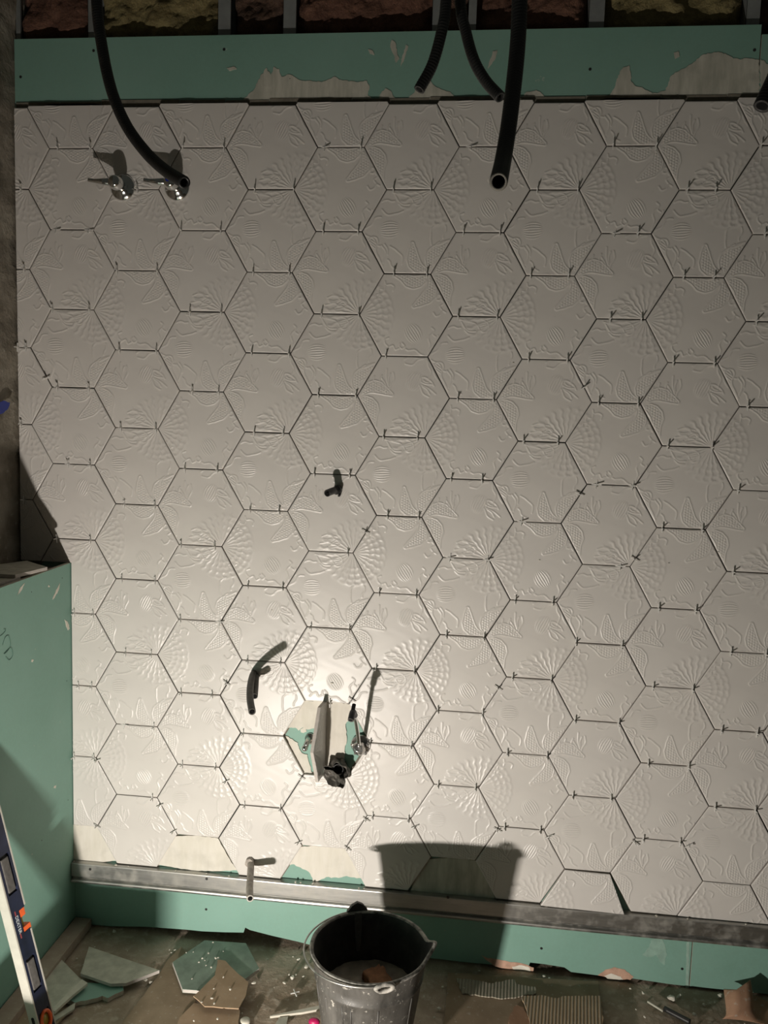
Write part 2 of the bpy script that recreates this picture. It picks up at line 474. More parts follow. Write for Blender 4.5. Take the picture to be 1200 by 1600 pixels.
def relief(u, w, K):
    h = np.zeros_like(u)
    for ang, kc in ((60, K), (180, K + 2), (300, K + 1)):
        kc %= 3
        vx, vz = A * math.cos(math.radians(ang)), A * math.sin(math.radians(ang))
        dx, dz = u - vx, w - vz; r = np.hypot(dx, dz); ph = np.arctan2(dz, dx)
        if kc == 0:      # ribbed fan
            wob = .55 * np.sin(r / .0036 + 2 * ph) * smooth(.02, .05, r)
            rib = (.5 + .5 * np.cos(25 * ph + wob)) ** 2.2
            env = smooth(.010, .026, r) * (1 - smooth(.086, .104, r + .006 * np.cos(3 * ph)))
            side = .5 + .5 * np.cos(ph - math.radians(-15))
            arcs = sum(np.exp(-((r - q + .0012 * np.cos(25 * ph)) / .0040) ** 2) for q in (.046, .062, .078, .093))
            h += env * rib * (.5 + .4 * (1 - side)) + .42 * arcs * smooth(.25, .75, side) * (1 - smooth(.096, .108, r))
        elif kc == 1:    # beaded scrolls
            bead = .5 + .25 * (np.cos(2 * PI * u / .0070) + np.cos(2 * PI * (w / .0072 + .5 * np.round(u / .0070))))
            best = np.full(u.shape, -.05)
            for q in (0, 120, 240):
                for L, W in LOBES:
                    P = [(vx + x, vz + z) for x, z in rot2(L, math.radians(q))]
                    best = np.maximum(best, lobe_f(u, w, P, W))
            h += smooth(.0, .0022, best) * (.18 + .85 * np.clip(bead, 0, 1) ** 1.6)
            h += .95 * np.exp(-((best + .0026) / .0021) ** 2) * smooth(.014, .024, r)
        else:            # striped pods, one in each tile
            for q in (0, 120, 240):
                qa = math.radians(q + 4)
                px, pz = vx + .076 * math.cos(qa), vz + .076 * math.sin(qa)
                a_ = (u - px) * math.cos(qa) + (w - pz) * math.sin(qa); b_ = -(u - px) * math.sin(qa) + (w - pz) * math.cos(qa)
                e = np.sqrt((a_ / .027) ** 2 + (b_ / .025) ** 2)
                bb = b_ / (.025 * np.sqrt(np.clip(1 - (a_ / .031) ** 2, .12, 1)))
                h += (1 - smooth(.70, 1.10, e)) * (.06 + .85 * (.5 + .5 * np.cos(2 * PI * bb * 3.6)) ** 1.3)
            for q in (40, 62, 84, 158, 182, 204, 280, 300, 325):
                qa = math.radians(q)
                pts = [(vx + (.012 + .0075 * i) * math.cos(qa + .10 * math.sin(i * 1.1 + q)), vz + (.012 + .0075 * i) * math.sin(qa + .10 * math.sin(i * 1.1 + q))) for i in range(8)]
                h += .75 * np.exp(-(seg_d(u, w, pts) / .0021) ** 2)
    for ang, kc in ((120, K), (240, K + 1), (0, K + 2)):
        kc %= 3
        vx, vz = A * math.cos(math.radians(ang)), A * math.sin(math.radians(ang))
        for L in LEAF:
            P = rot2(L, math.radians(120 * kc + (0 if kc == 0 else 9 * kc)))
            P = [(vx + x, vz + z) for x, z in P]
            h = np.maximum(h, .82 * np.exp(-(seg_d(u, w, P) / .0021) ** 2)) if True else h
    h += .05 * np.sin(u * 95 + 3 * np.sin(w * 60)) * np.sin(w * 80 + K)
    return h * .00138

AT = (H - .0024) / math.sqrt(3)          # side of one tile
N = 82
def hex_sheet(K):
    """triangulated hexagon with the relief; returns bmesh in the plane y=0 (front faces -y)"""
    st = AT / N
    idx = {}; us = []; ws = []
    for q in range(-N, N + 1):
        for r in range(max(-N, -q - N), min(N, -q + N) + 1):
            idx[(q, r)] = len(us); us.append(st * (q + r * .5)); ws.append(st * r * math.sqrt(3) / 2)
    u = np.array(us); w = np.array(ws)
    h = relief(u, w, K)
    # hex distance to the border, for the rolled edge
    d = np.full(u.shape, 9.0)
    for k in range(6):
        an = math.radians(30 + 60 * k)
        d = np.minimum(d, AT * math.sqrt(3) / 2 - (u * math.cos(an) + w * math.sin(an)))
    h = h * smooth(0, .003, d) - .0009 * (1 - smooth(0, .0022, d))
    vs = list(zip(u.tolist(), (-h).tolist(), w.tolist())); fs = []
    for (q, r), i in idx.items():
        a = idx.get((q + 1, r)); b = idx.get((q, r + 1)); c = idx.get((q + 1, r - 1))
        if a is not None and b is not None: fs.append((i, a, b))
        if a is not None and c is not None: fs.append((i, c, a))
    return vs, fs
SHEETS = [hex_sheet(K) for K in range(3)]
def close_tile(bm, back=True):
    be = [e for e in bm.edges if e.is_boundary]
    r = bmesh.ops.extrude_edge_only(bm, edges=be)
    nv = [g for g in r['geom'] if isinstance(g, bmesh.types.BMVert)]
    nf = [g for g in r['geom'] if isinstance(g, bmesh.types.BMFace)]
    for v in nv: v.co.y = TH
    for f in nf: f.smooth = False; f.material_index = 1
    if back:
        ne = [e for e in bm.edges if e.is_boundary]
        r = bmesh.ops.holes_fill(bm, edges=ne, sides=0)
        for f in r['faces']: f.smooth = False; f.material_index = 1
def sheet_bm(K):
    bm = bmesh.new()
    vs, fs = SHEETS[K]
    bv = [bm.verts.new(v) for v in vs]
    for f in fs:
        fc = bm.faces.new([bv[i] for i in f]); fc.smooth = True
    return bm
def tile_mesh(name, bm, back=True):
    close_tile(bm, back)
    me = bpy.data.meshes.new(name); bm.to_mesh(me); bm.free()
    me.materials.append(MT); me.materials.append(MTB)
    return me
FULL = [tile_mesh('hexagonal_tile', sheet_bm(K)) for K in range(3)]
def cut(bm, co, no):
    g = list(bm.verts) + list(bm.edges) + list(bm.faces)
    bmesh.ops.bisect_plane(bm, geom=g, plane_co=co, plane_no=no, clear_outer=True, dist=1e-6)

bed = bmesh.new()  # sheet behind the tiles; its dark colour paints the shade in the joints
ORD = ['zeroth', 'first', 'second', 'third', 'fourth', 'fifth', 'sixth', 'seventh', 'eighth', 'ninth', 'tenth', 'eleventh', 'twelfth', 'thirteenth']
TG = 'white embossed hexagonal tiles on the back wall'
HOLES = {}
rt = random.Random(11)
for c in range(-1, 12):
    for j in range(-1, 10):
        if c % 2 and j > 8: continue
        if (c, j) == (4, 7): continue
        if j == 9 and c in (0, 2, 4, 6): continue
        cx = 1.5 * A * c; cz = edge_z(c, j) - H / 2
        if cz + H / 2 < TRACK: continue
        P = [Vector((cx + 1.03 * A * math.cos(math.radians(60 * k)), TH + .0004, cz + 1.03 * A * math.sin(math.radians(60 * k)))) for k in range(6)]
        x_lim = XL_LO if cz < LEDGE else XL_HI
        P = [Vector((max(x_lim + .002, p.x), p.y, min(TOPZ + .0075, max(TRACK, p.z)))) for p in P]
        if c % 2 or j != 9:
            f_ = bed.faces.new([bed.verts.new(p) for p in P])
        K = round(zi(c, j) - .5 - 1.5 * (c - 1)) % 3
        top = cz + H / 2 > TOPZ; bot = cz - H / 2 < TRACK - .001
        lo_side = cz - H / 2 < LEDGE; left = (cx - A < XL_HI) or (cx - A < XL_LO and lo_side)
        nm = ORD[j + 2]; col = ORD[c + 2]
        if not (top or bot or left):
            o = link('hexagonal_tile', FULL[K])
            lab = f'white embossed whole hexagonal tile, {nm} down in the {col} column from the left'
        else:
            bm = sheet_bm(K)
            if top: cut(bm, (0, 0, TOPZ - cz + rt.uniform(-.0015, .0015)), (0, 0, 1))
            if bot: cut(bm, (0, 0, TRACK - cz + .0006 + rt.uniform(0, .0012)), (0, 0, -1))
            if (c, j) == (8, 9): cut(bm, (AT / 2 - .001, 0, H / 2), Vector((.1117, 0, .047)).normalized())
            if cx - A < XL_HI: cut(bm, (XL_HI - cx, 0, 0), (-1, 0, 0))
            if left and lo_side and len(bm.faces):
                if cz + H / 2 < LEDGE: cut(bm, (XL_LO - cx, 0, 0), (-1, 0, 0))
                else:
                    g = list(bm.verts) + list(bm.edges) + list(bm.faces)
                    bmesh.ops.bisect_plane(bm, geom=g, plane_co=(XL_LO - cx, 0, 0), plane_no=(1, 0, 0), dist=1e-6)
                    g = list(bm.verts) + list(bm.edges) + list(bm.faces)
                    bmesh.ops.bisect_plane(bm, geom=g, plane_co=(0, 0, LEDGE - cz + .001), plane_no=(0, 0, 1), dist=1e-6)
                    kill = [f for f in bm.faces if f.calc_center_median().x < XL_LO - cx and f.calc_center_median().z < LEDGE - cz + .001]
                    bmesh.ops.delete(bm, geom=kill, context='FACES')
            if len(bm.faces) < 12: bm.free(); continue
            tilt = (c, j) == (8, 9)
            o = link('cut_hexagonal_tile', tile_mesh('cut_hexagonal_tile', bm))
            how = 'trimmed along the top' if top else 'trimmed to a half at the bottom' if bot else 'trimmed at the left'
            if c % 2 and bot and not left: how = 'standing whole on the rail'
            lab = f'white embossed tile {how}, {nm} down in the {col} column'
            if tilt: lab = 'half tile tipped out at the bottom with a gap at its right, above the rail'
        o.location = (cx + rt.uniform(-.0004, .0004), rt.uniform(-.0004, .0004), cz + rt.uniform(-.0004, .0004))
        o.rotation_euler = (0, rt.uniform(-.0018, .0018), 0)
        if (c, j) == (8, 9):        # hinged at its top edge, foot pulled out over the rail
            piv = Vector((cx - A / 2, .0, cz + H / 2 - .001))
            o.rotation_euler = (0, 0, 0)
            o.matrix_world = Matrix.Translation(piv) @ Matrix.Rotation(math.radians(.8), 4, 'Y') @ Matrix.Rotation(math.radians(-6.5), 4, 'X') @ Matrix.Translation(-piv) @ Matrix.Translation((cx, -.001, cz - .001))
        tag(o, lab, 'tile', TG)

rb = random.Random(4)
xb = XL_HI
while xb < 2.7:  # same dark colour carries the band of shade above the top tiles
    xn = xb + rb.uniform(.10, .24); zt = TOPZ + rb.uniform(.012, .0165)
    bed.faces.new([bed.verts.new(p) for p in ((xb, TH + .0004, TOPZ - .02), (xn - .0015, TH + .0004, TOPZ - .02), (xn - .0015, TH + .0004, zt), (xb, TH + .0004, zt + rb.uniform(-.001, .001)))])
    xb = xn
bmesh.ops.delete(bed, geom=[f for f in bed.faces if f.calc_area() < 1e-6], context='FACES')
o = bm_obj('shaded_adhesive_bed', bed, [simple('adhesive_with_joint_shade', (.17, .155, .12), .9, var=.2, scale=60)]); tag(o, 'adhesive behind the hexagonal tiles, coloured dark to put shade in their joints', 'adhesive', kind='stuff')
# ------------------------------------------------------------------ adhesive patches where tiles are missing, smears on the green board
def wall_patch(name, px, yf, mat, label, cat, amp=.002, step=.008, seed=1, group=None, grow=1.0):
    P = [aty(x, y, yf) for x, y in px]
    cc_ = sum(P, Vector()) / len(P)
    P = [cc_ + (p - cc_) * grow for p in P]
    P = jagged(P, amp, step, seed=seed)
    bm = bmesh.new(); add_prism(bm, P, Vector((0, BOARD_Y + .0004 - yf, 0)))
    o = bm_obj(name, bm, [mat]); tag(o, label, cat, group); return o
PW = lambda L, ox, oy, s: [(ox + x * s, oy + y * s) for x, y in L]
wall_patch('adhesive_patch', [(114, 1292), (150, 1291), (166, 1318), (179, 1343), (150, 1346), (114, 1342)], .0035, MP2, 'cream adhesive in the gap of the missing half tile beside the left wall', 'adhesive', .001, .01, 2, grow=1.09)
wall_patch('adhesive_patch', [(277, 1309), (306, 1308), (338, 1312), (352, 1338), (365, 1358), (330, 1359), (300, 1358), (252, 1350), (262, 1331)], .0035, MP2, 'cream adhesive filling the second missing half tile left of the low pipe', 'adhesive', .0012, .01, 3, grow=1.09)
wall_patch('adhesive_patch', [(470, 1324), (508, 1322), (545, 1328), (556, 1352), (563, 1372), (540, 1368), (528, 1371), (510, 1370), (492, 1378), (484, 1362), (462, 1351), (455, 1352)], .0085, MP2, 'cream adhesive smear in the missing half tile right of the low pipe', 'adhesive', .002, .007, 4, grow=1.05)
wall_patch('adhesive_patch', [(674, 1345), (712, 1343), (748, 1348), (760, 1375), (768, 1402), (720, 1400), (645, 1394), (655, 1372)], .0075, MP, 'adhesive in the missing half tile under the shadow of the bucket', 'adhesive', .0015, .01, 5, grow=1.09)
z4 = 200 / 1200
wall_patch('adhesive_patch', PW([(275, 150), (470, 155), (450, 400), (300, 420), (260, 398), (220, 430), (190, 400), (110, 402), (180, 290)], 430, 1070, z4), .0095, MP2, 'cream adhesive at upper left behind the upturned half tile', 'adhesive', .0015, .006, 6)
wall_patch('adhesive_patch', PW([(480, 160), (600, 165), (705, 180), (770, 215), (745, 300), (690, 320), (662, 370), (668, 440), (672, 530), (655, 600), (648, 700), (620, 760), (520, 790), (450, 830), (440, 500)], 430, 1070, z4), .0085, MP2, 'broad cream adhesive band right of the upturned half tile', 'adhesive', .0022, .006, 7)
wall_patch('adhesive_patch', PW([(100, 480), (160, 510), (210, 545), (225, 600), (250, 640), (300, 655), (345, 830), (262, 826)], 430, 1070, z4), .0095, MP2, 'cream adhesive wedge below left of the upturned half tile', 'adhesive', .0015, .006, 8)
wall_patch('adhesive_patch', PW([(235, 420), (265, 400), (290, 415), (292, 440), (268, 452), (240, 446)], 430, 1070, z4), .0105, MP2, 'small round adhesive dab left of the upturned half tile', 'adhesive', .001, .004, 9)
# top strip
SM = 'adhesive smears on the upper green board'
def smear(L, label, seed, yf=.0112, amp=.0019, step=.0045):
    wall_patch('adhesive_smear', L, yf, MP, label, 'adhesive', amp, step, seed, SM)
smear([(380, 156), (397, 140), (404, 124), (412, 112), (416, 106), (423, 117), (428, 104), (436, 108), (440, 120), (452, 116), (466, 124), (480, 126), (500, 128), (512, 125), (522, 119), (530, 124), (545, 127), (560, 128), (573, 126), (577, 136), (575, 148), (583, 156)], 'long ragged adhesive smear below the middle of the upper board', 31)
smear([(590, 156), (597, 143), (602, 138), (610, 142), (615, 150), (618, 156)], 'small pointed adhesive smear just left of the cut hose end', 32)
smear([(634, 156), (645, 146), (655, 134), (663, 130), (672, 126), (678, 134), (692, 140), (706, 146), (712, 156)], 'adhesive smear below the end of the short left hose', 33)
smear([(612, 62), (617, 66), (620, 80), (624, 92), (619, 98), (614, 84), (610, 70)], 'upright finger smear of adhesive on the upper board', 34, amp=.002)
smear([(634, 70), (638, 72), (634, 84), (630, 96), (626, 104), (628, 90)], 'thin adhesive streak beside the upright finger smear', 35, amp=.0015)
smear([(575, 77), (582, 79), (585, 86), (578, 84)], 'tiny adhesive dab left of the upright finger smear', 36, amp=.001, step=.004)
smear([(770, 80), (777, 78), (774, 92), (765, 104), (762, 108), (767, 90)], 'thin adhesive streak between the middle and right hoses', 37, amp=.0015)
smear([(812, 156), (822, 144), (838, 141), (848, 147), (853, 156)], 'low adhesive smear right of the long straight hose', 38, amp=.002)
smear([(954, 147), (960, 138), (966, 118), (974, 105), (983, 102), (985, 112), (986, 128), (994, 135), (1004, 136), (1014, 143), (1020, 146), (1030, 144), (1040, 141), (1046, 125), (1050, 117), (1066, 108), (1082, 99), (1094, 88), (1106, 83), (1122, 81), (1136, 85), (1146, 92), (1160, 92), (1172, 91), (1186, 94), (1187, 155), (1150, 155), (1100, 155), (950, 155)], 'largest adhesive smear, peaked at left, on the right end of the board', 39)
smear([(1188, 92), (1200, 100), (1215, 95), (1230, 100), (1230, 150), (1188, 146)], 'adhesive smear across the board joint at the right edge', 40)
smear([(1053, 82), (1060, 80), (1062, 88), (1055, 92)], 'tiny adhesive dab above the largest smear, nearer its peak', 41, amp=.001, step=.004)
smear([(354, 106), (366, 104), (370, 108), (358, 111)], 'tiny adhesive dab near the third screw of the upper board', 42, amp=.001, step=.004)
# low strip
wall_patch('adhesive_smear', [(1018, 1468), (1034, 1462), (1038, 1474), (1042, 1490), (1038, 1508), (1030, 1502), (1026, 1492), (1014, 1496), (1004, 1492), (1014, 1480)], .0120, simple('thin_skim', (.27, .42, .35), .85), 'thin rubbed adhesive mark on the lower green board at right', 'adhesive', .0018, .005, 43)
wall_patch('torn_paper_patch', [(752, 1493), (762, 1497), (785, 1501), (815, 1505), (834, 1512), (832, 1520), (800, 1518), (770, 1508)], .0118, MTORN, 'torn pinkish paper on the lower board edge right of the bucket shadow', 'torn paper', .0015, .008, 44)
wall_patch('torn_paper_patch', [(934, 1524), (946, 1515), (960, 1511), (976, 1515), (990, 1526), (985, 1531), (950, 1528)], .0118, MTORN, 'torn pinkish paper on the lower board edge near the right corner', 'torn paper', .0015, .008, 45)
wall_patch('exposed_gypsum', [(800, 1511), (815, 1508), (828, 1512), (830, 1520), (806, 1519)], .0112, MCRUMB, 'small bare gypsum spot on the torn edge right of the bucket', 'gypsum', .0015, .006, 46)
wall_patch('exposed_gypsum', [(944, 1525), (955, 1521), (970, 1526), (974, 1531), (950, 1530)], .0112, MCRUMB, 'small bare gypsum spot on the torn edge near the right corner', 'gypsum', .001, .006, 47)
# vertical seam filler lower right
wall_patch('joint_filler', [(1073, 1472), (1077, 1472), (1076, 1545), (1071, 1543)], .0121, simple('seam_filler', (.30, .44, .37), .8), 'thin vertical filler line on the joint of the lower green boards', 'filler', .001, .01, 48)

# screws
me_screw = None
for k, (x, y, lab) in enumerate([(32, 120, 'black screw in the upper board nearest the left wall'), (146, 79, 'black screw in the upper board behind the long curved hose'),
        (350, 77, 'black screw in the upper board right of the long curved hose'), (453, 123, 'black screw sunk in the long ragged adhesive smear'),
        (922, 108, 'black screw in the upper board right of the straight hose'), (1179, 78, 'black screw beside the upper board joint'),
        (846, 1482, 'black screw in the lower board right of the bucket shadow'), (1066, 1514, 'black screw beside the lower board joint'),
        (322, 1421, 'black screw in the lower board left of the low pipe')]):
    if me_screw is None:
        bm = bmesh.new(); add_lathe(bm, [(0.0001, -.0010), (.0012, -.0010), (.0014, 0), (.0038, .0), (.0042, .0012)], (0, 0, 0), 14)
        me = bpy.data.meshes.new('board_screw'); bm.to_mesh(me); bm.free(); me.materials.append(MBLK); me_screw = me
    o = link('board_screw', me_screw, loc=aty(x, y, BOARD_Y - .0006), rot=(-PI / 2, 0, 0)); tag(o, lab, 'screw', 'screws in the green boards')

# ------------------------------------------------------------------ cavity above the board: studs, mineral wool
for px, w_, lab in [(29, .014, 'zinc stud beside the masonry at the upper left'), (144, .022, 'zinc stud behind the long curved hose'), (351, .036, 'zinc stud right of the left yellow wool'),
                    (453, .036, 'zinc stud between the dark and the middle brown wool'), (683, .026, 'zinc stud behind the pair of short hoses'), (738, .022, 'zinc stud just right of the pair of short hoses'),
                    (932, .040, 'zinc stud left of the right yellow wool'), (1176, .034, 'zinc stud at the right end above the board joint')]:
    x = aty(px, 25, .03).x
    bm = bmesh.new()
    add_box(bm, (x - w_ / 2, .0265, 2.35), (x + w_ / 2, .0275, 2.95))
    add_box(bm, (x - w_ / 2, .0265, 2.35), (x - w_ / 2 + .001, .090, 2.95))
    add_box(bm, (x - w_ / 2, .0895, 2.35), (x + w_ / 2, .0905, 2.95))
    add_box(bm, (x + w_ / 2 - .001, .0275, 2.35), (x + w_ / 2, .033, 2.95))
    o = bm_obj('metal_stud', bm, [MSTUD]); tag(o, lab, 'stud', 'zinc studs above the board')
def wool(px0, px1, mat, lab, seed, y0=.040):
    x0 = aty(px0, 25, .04).x; x1 = aty(px1, 25, .04).x
    nx = max(8, int((x1 - x0) / .006)); nz = 90; vs = []; fs = []
    for i in range(nx + 1):
        for k in range(nz + 1):
            x = x0 + (x1 - x0) * i / nx; z = 2.40 + .55 * k / nz
            p = Vector((x + seed * 3, 0, z))
            d = noise.fractal(p * 9, .9, 2, 5) * .026 + noise.fractal(Vector((p.x * 60, 0, p.z * 60)), .8, 2, 3) * .005
            e = min(i, nx - i) / nx; d += .02 * max(0, .08 - e) / .08
            if z < 2.675: d += .030 * (2.675 - z) / .03 if z > 2.645 else .03
            vs.append((x, min(.10, max(.029, y0 + d)), z))
    for i in range(nx):
        for k in range(nz):
            a = i * (nz + 1) + k; fs.append((a, a + nz + 1, a + nz + 2, a + 1))
    o = link('insulation_wool', new_mesh('insulation_wool', vs, fs, [mat], True)); tag(o, lab, 'insulation', 'mineral wool bays above the board')
wool(33, 138, MW_RED, 'reddish mineral wool in the first bay beside the masonry', 1)
wool(156, 340, MW_YEL, 'yellow mineral wool in the bay behind the long curved hose', 2)
wool(362, 443, MW_BRN, 'dark brown mineral wool in the narrow bay', 3, .055)
wool(463, 674, MW_RED, 'brownish red mineral wool in the wide middle bay', 4, .048)
wool(694, 732, MW_BRN, 'dark mineral wool behind the pair of short hoses', 5, .06)
wool(744, 918, MW_RED, 'brownish red mineral wool behind the long straight hose', 6, .052)
wool(944, 1162, MW_YEL, 'yellow mineral wool in the right bay', 7, .045)
wool(1188, 1290, MW_BRN, 'dark mineral wool past the board joint at the right', 8, .06)

# ------------------------------------------------------------------ steel support rail under the tiles
prof = [(BOARD_Y, .2202), (-.0150, .2208), (-.0165, .2202), (-.0170, .2180), (-.0168, .1790), (-.0150, .1765), (-.0105, .1745), (-.0100, .1715), (-.0150, .1700),
        (-.0190, .1680), (-.0200, .1640), (-.0190, .1600), (-.0150, .1570), (BOARD_Y, .1560)]
xs = [-.0095 + (2.72) * i / 40 for i in range(41)]
vs = []; fs = []
np_ = len(prof)
for x in xs:
    wv = .0007 * math.sin(x * 7)
    for y, z in prof: vs.append((x, y + wv * .5, z + wv * .6))
for i in range(40):
    for k in range(np_ - 1):
        a = i * np_ + k; fs.append((a, a + np_, a + np_ + 1, a + 1))
fs.append(tuple(range(np_))); fs.append(tuple(40 * np_ + k for k in range(np_))[::-1])
rail = link('support_rail', new_mesh('support_rail', vs, fs, [MZINC], False))
tag(rail, 'long galvanised steel rail carrying the bottom row of tiles', 'rail')
hb = bmesh.new()
for k, (x, y) in enumerate([(141, 1358), (323, 1373), (700, 1402)]):
    bm = bmesh.new(); add_tube(bm, [Vector((0, 0, 0)), Vector((0, -.0022, 0))], .0042, 12)
    p = aty(x, y, -.0165); o = bm_obj('rail_screw', bm, [MBLK], loc=(p.x, -.0155, p.z), parent=rail)
hb.free()

# ------------------------------------------------------------------ spacers
def spacer_mesh():
    bm = bmesh.new(); t = .0013; w = .0014
    cy = -.0066
    add_box(bm, (-t, cy - w, -.0128), (t, cy + w, .0128))
    add_box(bm, (-t, -.0215, -w), (t, cy, w)); add_box(bm, (-t, cy, -w), (t, .0085, w))
    bmesh.ops.bevel(bm, geom=list(bm.edges), offset=.0003, segments=1, affect='EDGES')
    me = bpy.data.meshes.new('tile_spacer'); bm.to_mesh(me); bm.free(); me.materials.append(MSP); return me
SPM = spacer_mesh()
SPX = {
 (-1, 0): [32], (-1, 1): [38], (-1, 2): [28, 41], (-1, 3): [33], (-1, 4): [37],
 (0, 0): [90, 141], (0, 1): [84, 135], (0, 2): [82, 140], (0, 3): [90, 139], (0, 4): [107, 141], (0, 5): [89, 141], (0, 6): [116, 145], (0, 7): [122, 143], (0, 8): [116, 147],
 (1, 0): [215], (1, 1): [183, 246], (1, 2): [187, 244], (1, 3): [189, 244], (1, 4): [194, 242], (1, 5): [190, 242], (1, 6): [196, 236], (1, 7): [191, 240], (1, 8): [238],
 (2, 0): [285, 350], (2, 1): [283, 345], (2, 2): [297, 346], (2, 3): [301, 342], (2, 4): [289, 340], (2, 5): [283, 336], (2, 6): [282, 340], (2, 7): [283, 331], (2, 8): [285, 336],
 (3, 0): [398, 459], (3, 1): [396, 452], (3, 2): [393, 452], (3, 3): [397, 443], (3, 4): [391, 436], (3, 5): [387, 441], (3, 6): [387, 438], (3, 7): [380], (3, 8): [382, 438],
 (4, 0): [504, 564], (4, 1): [505, 559], (4, 2): [503, 560], (4, 3): [497, 556], (4, 4): [491, 546], (4, 5): [543], (4, 6): [486, 545], (4, 7): [515],
 (5, 0): [615, 673], (5, 1): [615, 667], (5, 2): [603], (5, 3): [599, 652], (5, 4): [605, 654], (5, 5): [592, 650], (5, 6): [587, 647], (5, 7): [578, 642], (5, 8): [582, 638],
 (6, 0): [733], (6, 1): [724, 781], (6, 2): [716, 777], (6, 3): [715, 771], (6, 4): [705, 753], (6, 5): [700, 758], (6, 6): [697, 756], (6, 7): [684, 754], (6, 8): [684, 742],
 (7, 0): [840, 903], (7, 1): [829, 888], (7, 2): [826, 886], (7, 3): [817, 871], (7, 4): [812], (7, 5): [805, 863], (7, 6): [800, 861], (7, 7): [792, 855], (7, 8): [788, 844],
 (8, 0): [958, 1025], (8, 1): [958, 996], (8, 2): [953, 1002], (8, 3): [935, 997], (8, 4): [929, 986], (8, 5): [966], (8, 6): [900, 971], (8, 7): [898, 966], (8, 8): [895, 954],
 (9, 0): [1073, 1118], (9, 1): [1068, 1115], (9, 2): [1052, 1116], (9, 3): [1043, 1112], (9, 4): [1035, 1097], (9, 5): [1029, 1086], (9, 6): [1020, 1082], (9, 7): [1013, 1075], (9, 8): [1005, 1062],
 (10, 0): [1189], (10, 1): [1195], (10, 2): [1182], (10, 3): [1168], (10, 4): [1153], (10, 5): [1145], (10, 6): [1142, 1196], (10, 7): [1127, 1182], (10, 8): [1117, 1180]}
TURN = {(0, 1, 84): 1.3, (0, 1, 135): 1.3, (4, 0, 504): 1.2, (6, 0, 733): 1.2, (8, 1, 958): 1.0, (6, 5, 700): .9, (6, 5, 758): .9, (7, 4, 812): .9, (8, 4, 929): .9, (8, 4, 986): .9, (1, 7, 191): 1.2, (2, 6, 340): 1.2, (8, 5, 966): 1.0, (2, 0, 285): .3}
rs = random.Random(5)
SG = 'white cross spacers in the tile joints'
for (c, j), L in SPX.items():
    z = edge_z(c, j)
    yy = F_PX  # placed on the joint: find x where the ray column meets the joint height
    for n_, px in enumerate(L):
        # solve for the wall point at height z whose image column is px
        xw = 1.5 * A * c
        for _ in range(12):
            v = W2C @ (Vector((xw, -.004, z)) - CAM); u = 600 + F_PX * v.x / v.z
            xw += (px - u) / 560
        o = link('tile_spacer', SPM, loc=(xw, rs.uniform(-.001, .0012), z), rot=(rs.uniform(-.06, .06), rs.uniform(-.08, .08), rs.uniform(-.12, .12) + TURN.get((c, j, px), 0)))
        end = 'left' if (n_ == 0 and (len(L) > 1 or xw < 1.5 * A * c)) else 'right'
        if (c, j, px) in TURN: o.rotation_euler.y += .35
        lab = f'white plastic spacer at the {end} end of the joint under tile {j + 2} of column {c + 2}'
        lab = f'white plastic spacer, {end} end of joint under {ORD[j + 2]} tile of {ORD[c + 2]} column'
        tag(o, lab, 'tile spacer', SG)
DIAG = [(73, 591, 60, 'beside the upper left masonry wall'), (571, 831, -60, 'right of and below the short elbow pipe'), (913, 605, 60, 'in the upper right of the wall'), (905, 772, -60, 'below the pair of turned spacers at the right'),
        (991, 874, -60, 'at the right, touching a turned spacer'), (778, 1075, -60, 'right of the chrome tap'), (152, 1290, -60, 'lowest of all beside the left wall'), (271, 1299, 60, 'above the second missing half tile'),
        (250, 1258, 60, 'near the bottom, third column'), (543, 1325, -60, 'above the adhesive right of the low pipe'), (471, 1214, -60, 'below the upturned half tile'), (648, 1291, 60, 'just left of the bucket shadow top'),
        (777, 1296, -60, 'above the right end of the bucket shadow'), (572, 1280, -60, 'below the torn black sleeve'), (152, 1188, 60, 'next to the left wall, low'), (354, 1067, -60, 'left of the pair of dark pipes'),
        (353, 1221, 60, 'below left of the pair of dark pipes'), (466, 1316, 60, 'right of the low pipe, above its shadow'), (550, 1093, -60, 'above the chrome tap'), (526, 1051, 60, 'left of the tip of the tap shadow'),
        (992, 1316, -60, 'above the tipped half tile'), (1076, 1320, 60, 'low at the right, beneath a turned corner'), (858, 1306, 60, 'right of the bucket shadow')]
for x, y, a_, wh in DIAG:
    if (x, y) == (526, 1051): continue
    p = aty(x, y, -.002)
    o = link('tile_spacer', SPM, loc=(p.x, 0, p.z), rot=(0, math.radians(a_) + rs.uniform(-.1, .1), 0))
    tag(o, 'white plastic spacer in a slanting joint, ' + wh, 'tile spacer', SG)

# ------------------------------------------------------------------ half tile standing edge-on out of the hole
bm = sheet_bm(1); cut(bm, (0.004, 0, 0), (1, 0, 0))
o = link('upturned_half_tile', tile_mesh('upturned_half_tile', bm))
pb = aty(509, 1158, .008)
# its cut edge meets the wall and its point comes forward; the embossed face looks to the right
o.matrix_world = Matrix.Translation((pb.x, .004, (edge_z(4, 7) + edge_z(4, 8)) / 2 + .004)) @ Matrix.Rotation(math.radians(85), 4, 'Z') @ Matrix.Rotation(math.radians(1.2), 4, 'Y')
tag(o, 'half hexagonal tile standing edge-on out of the hole in the tiling', 'tile')

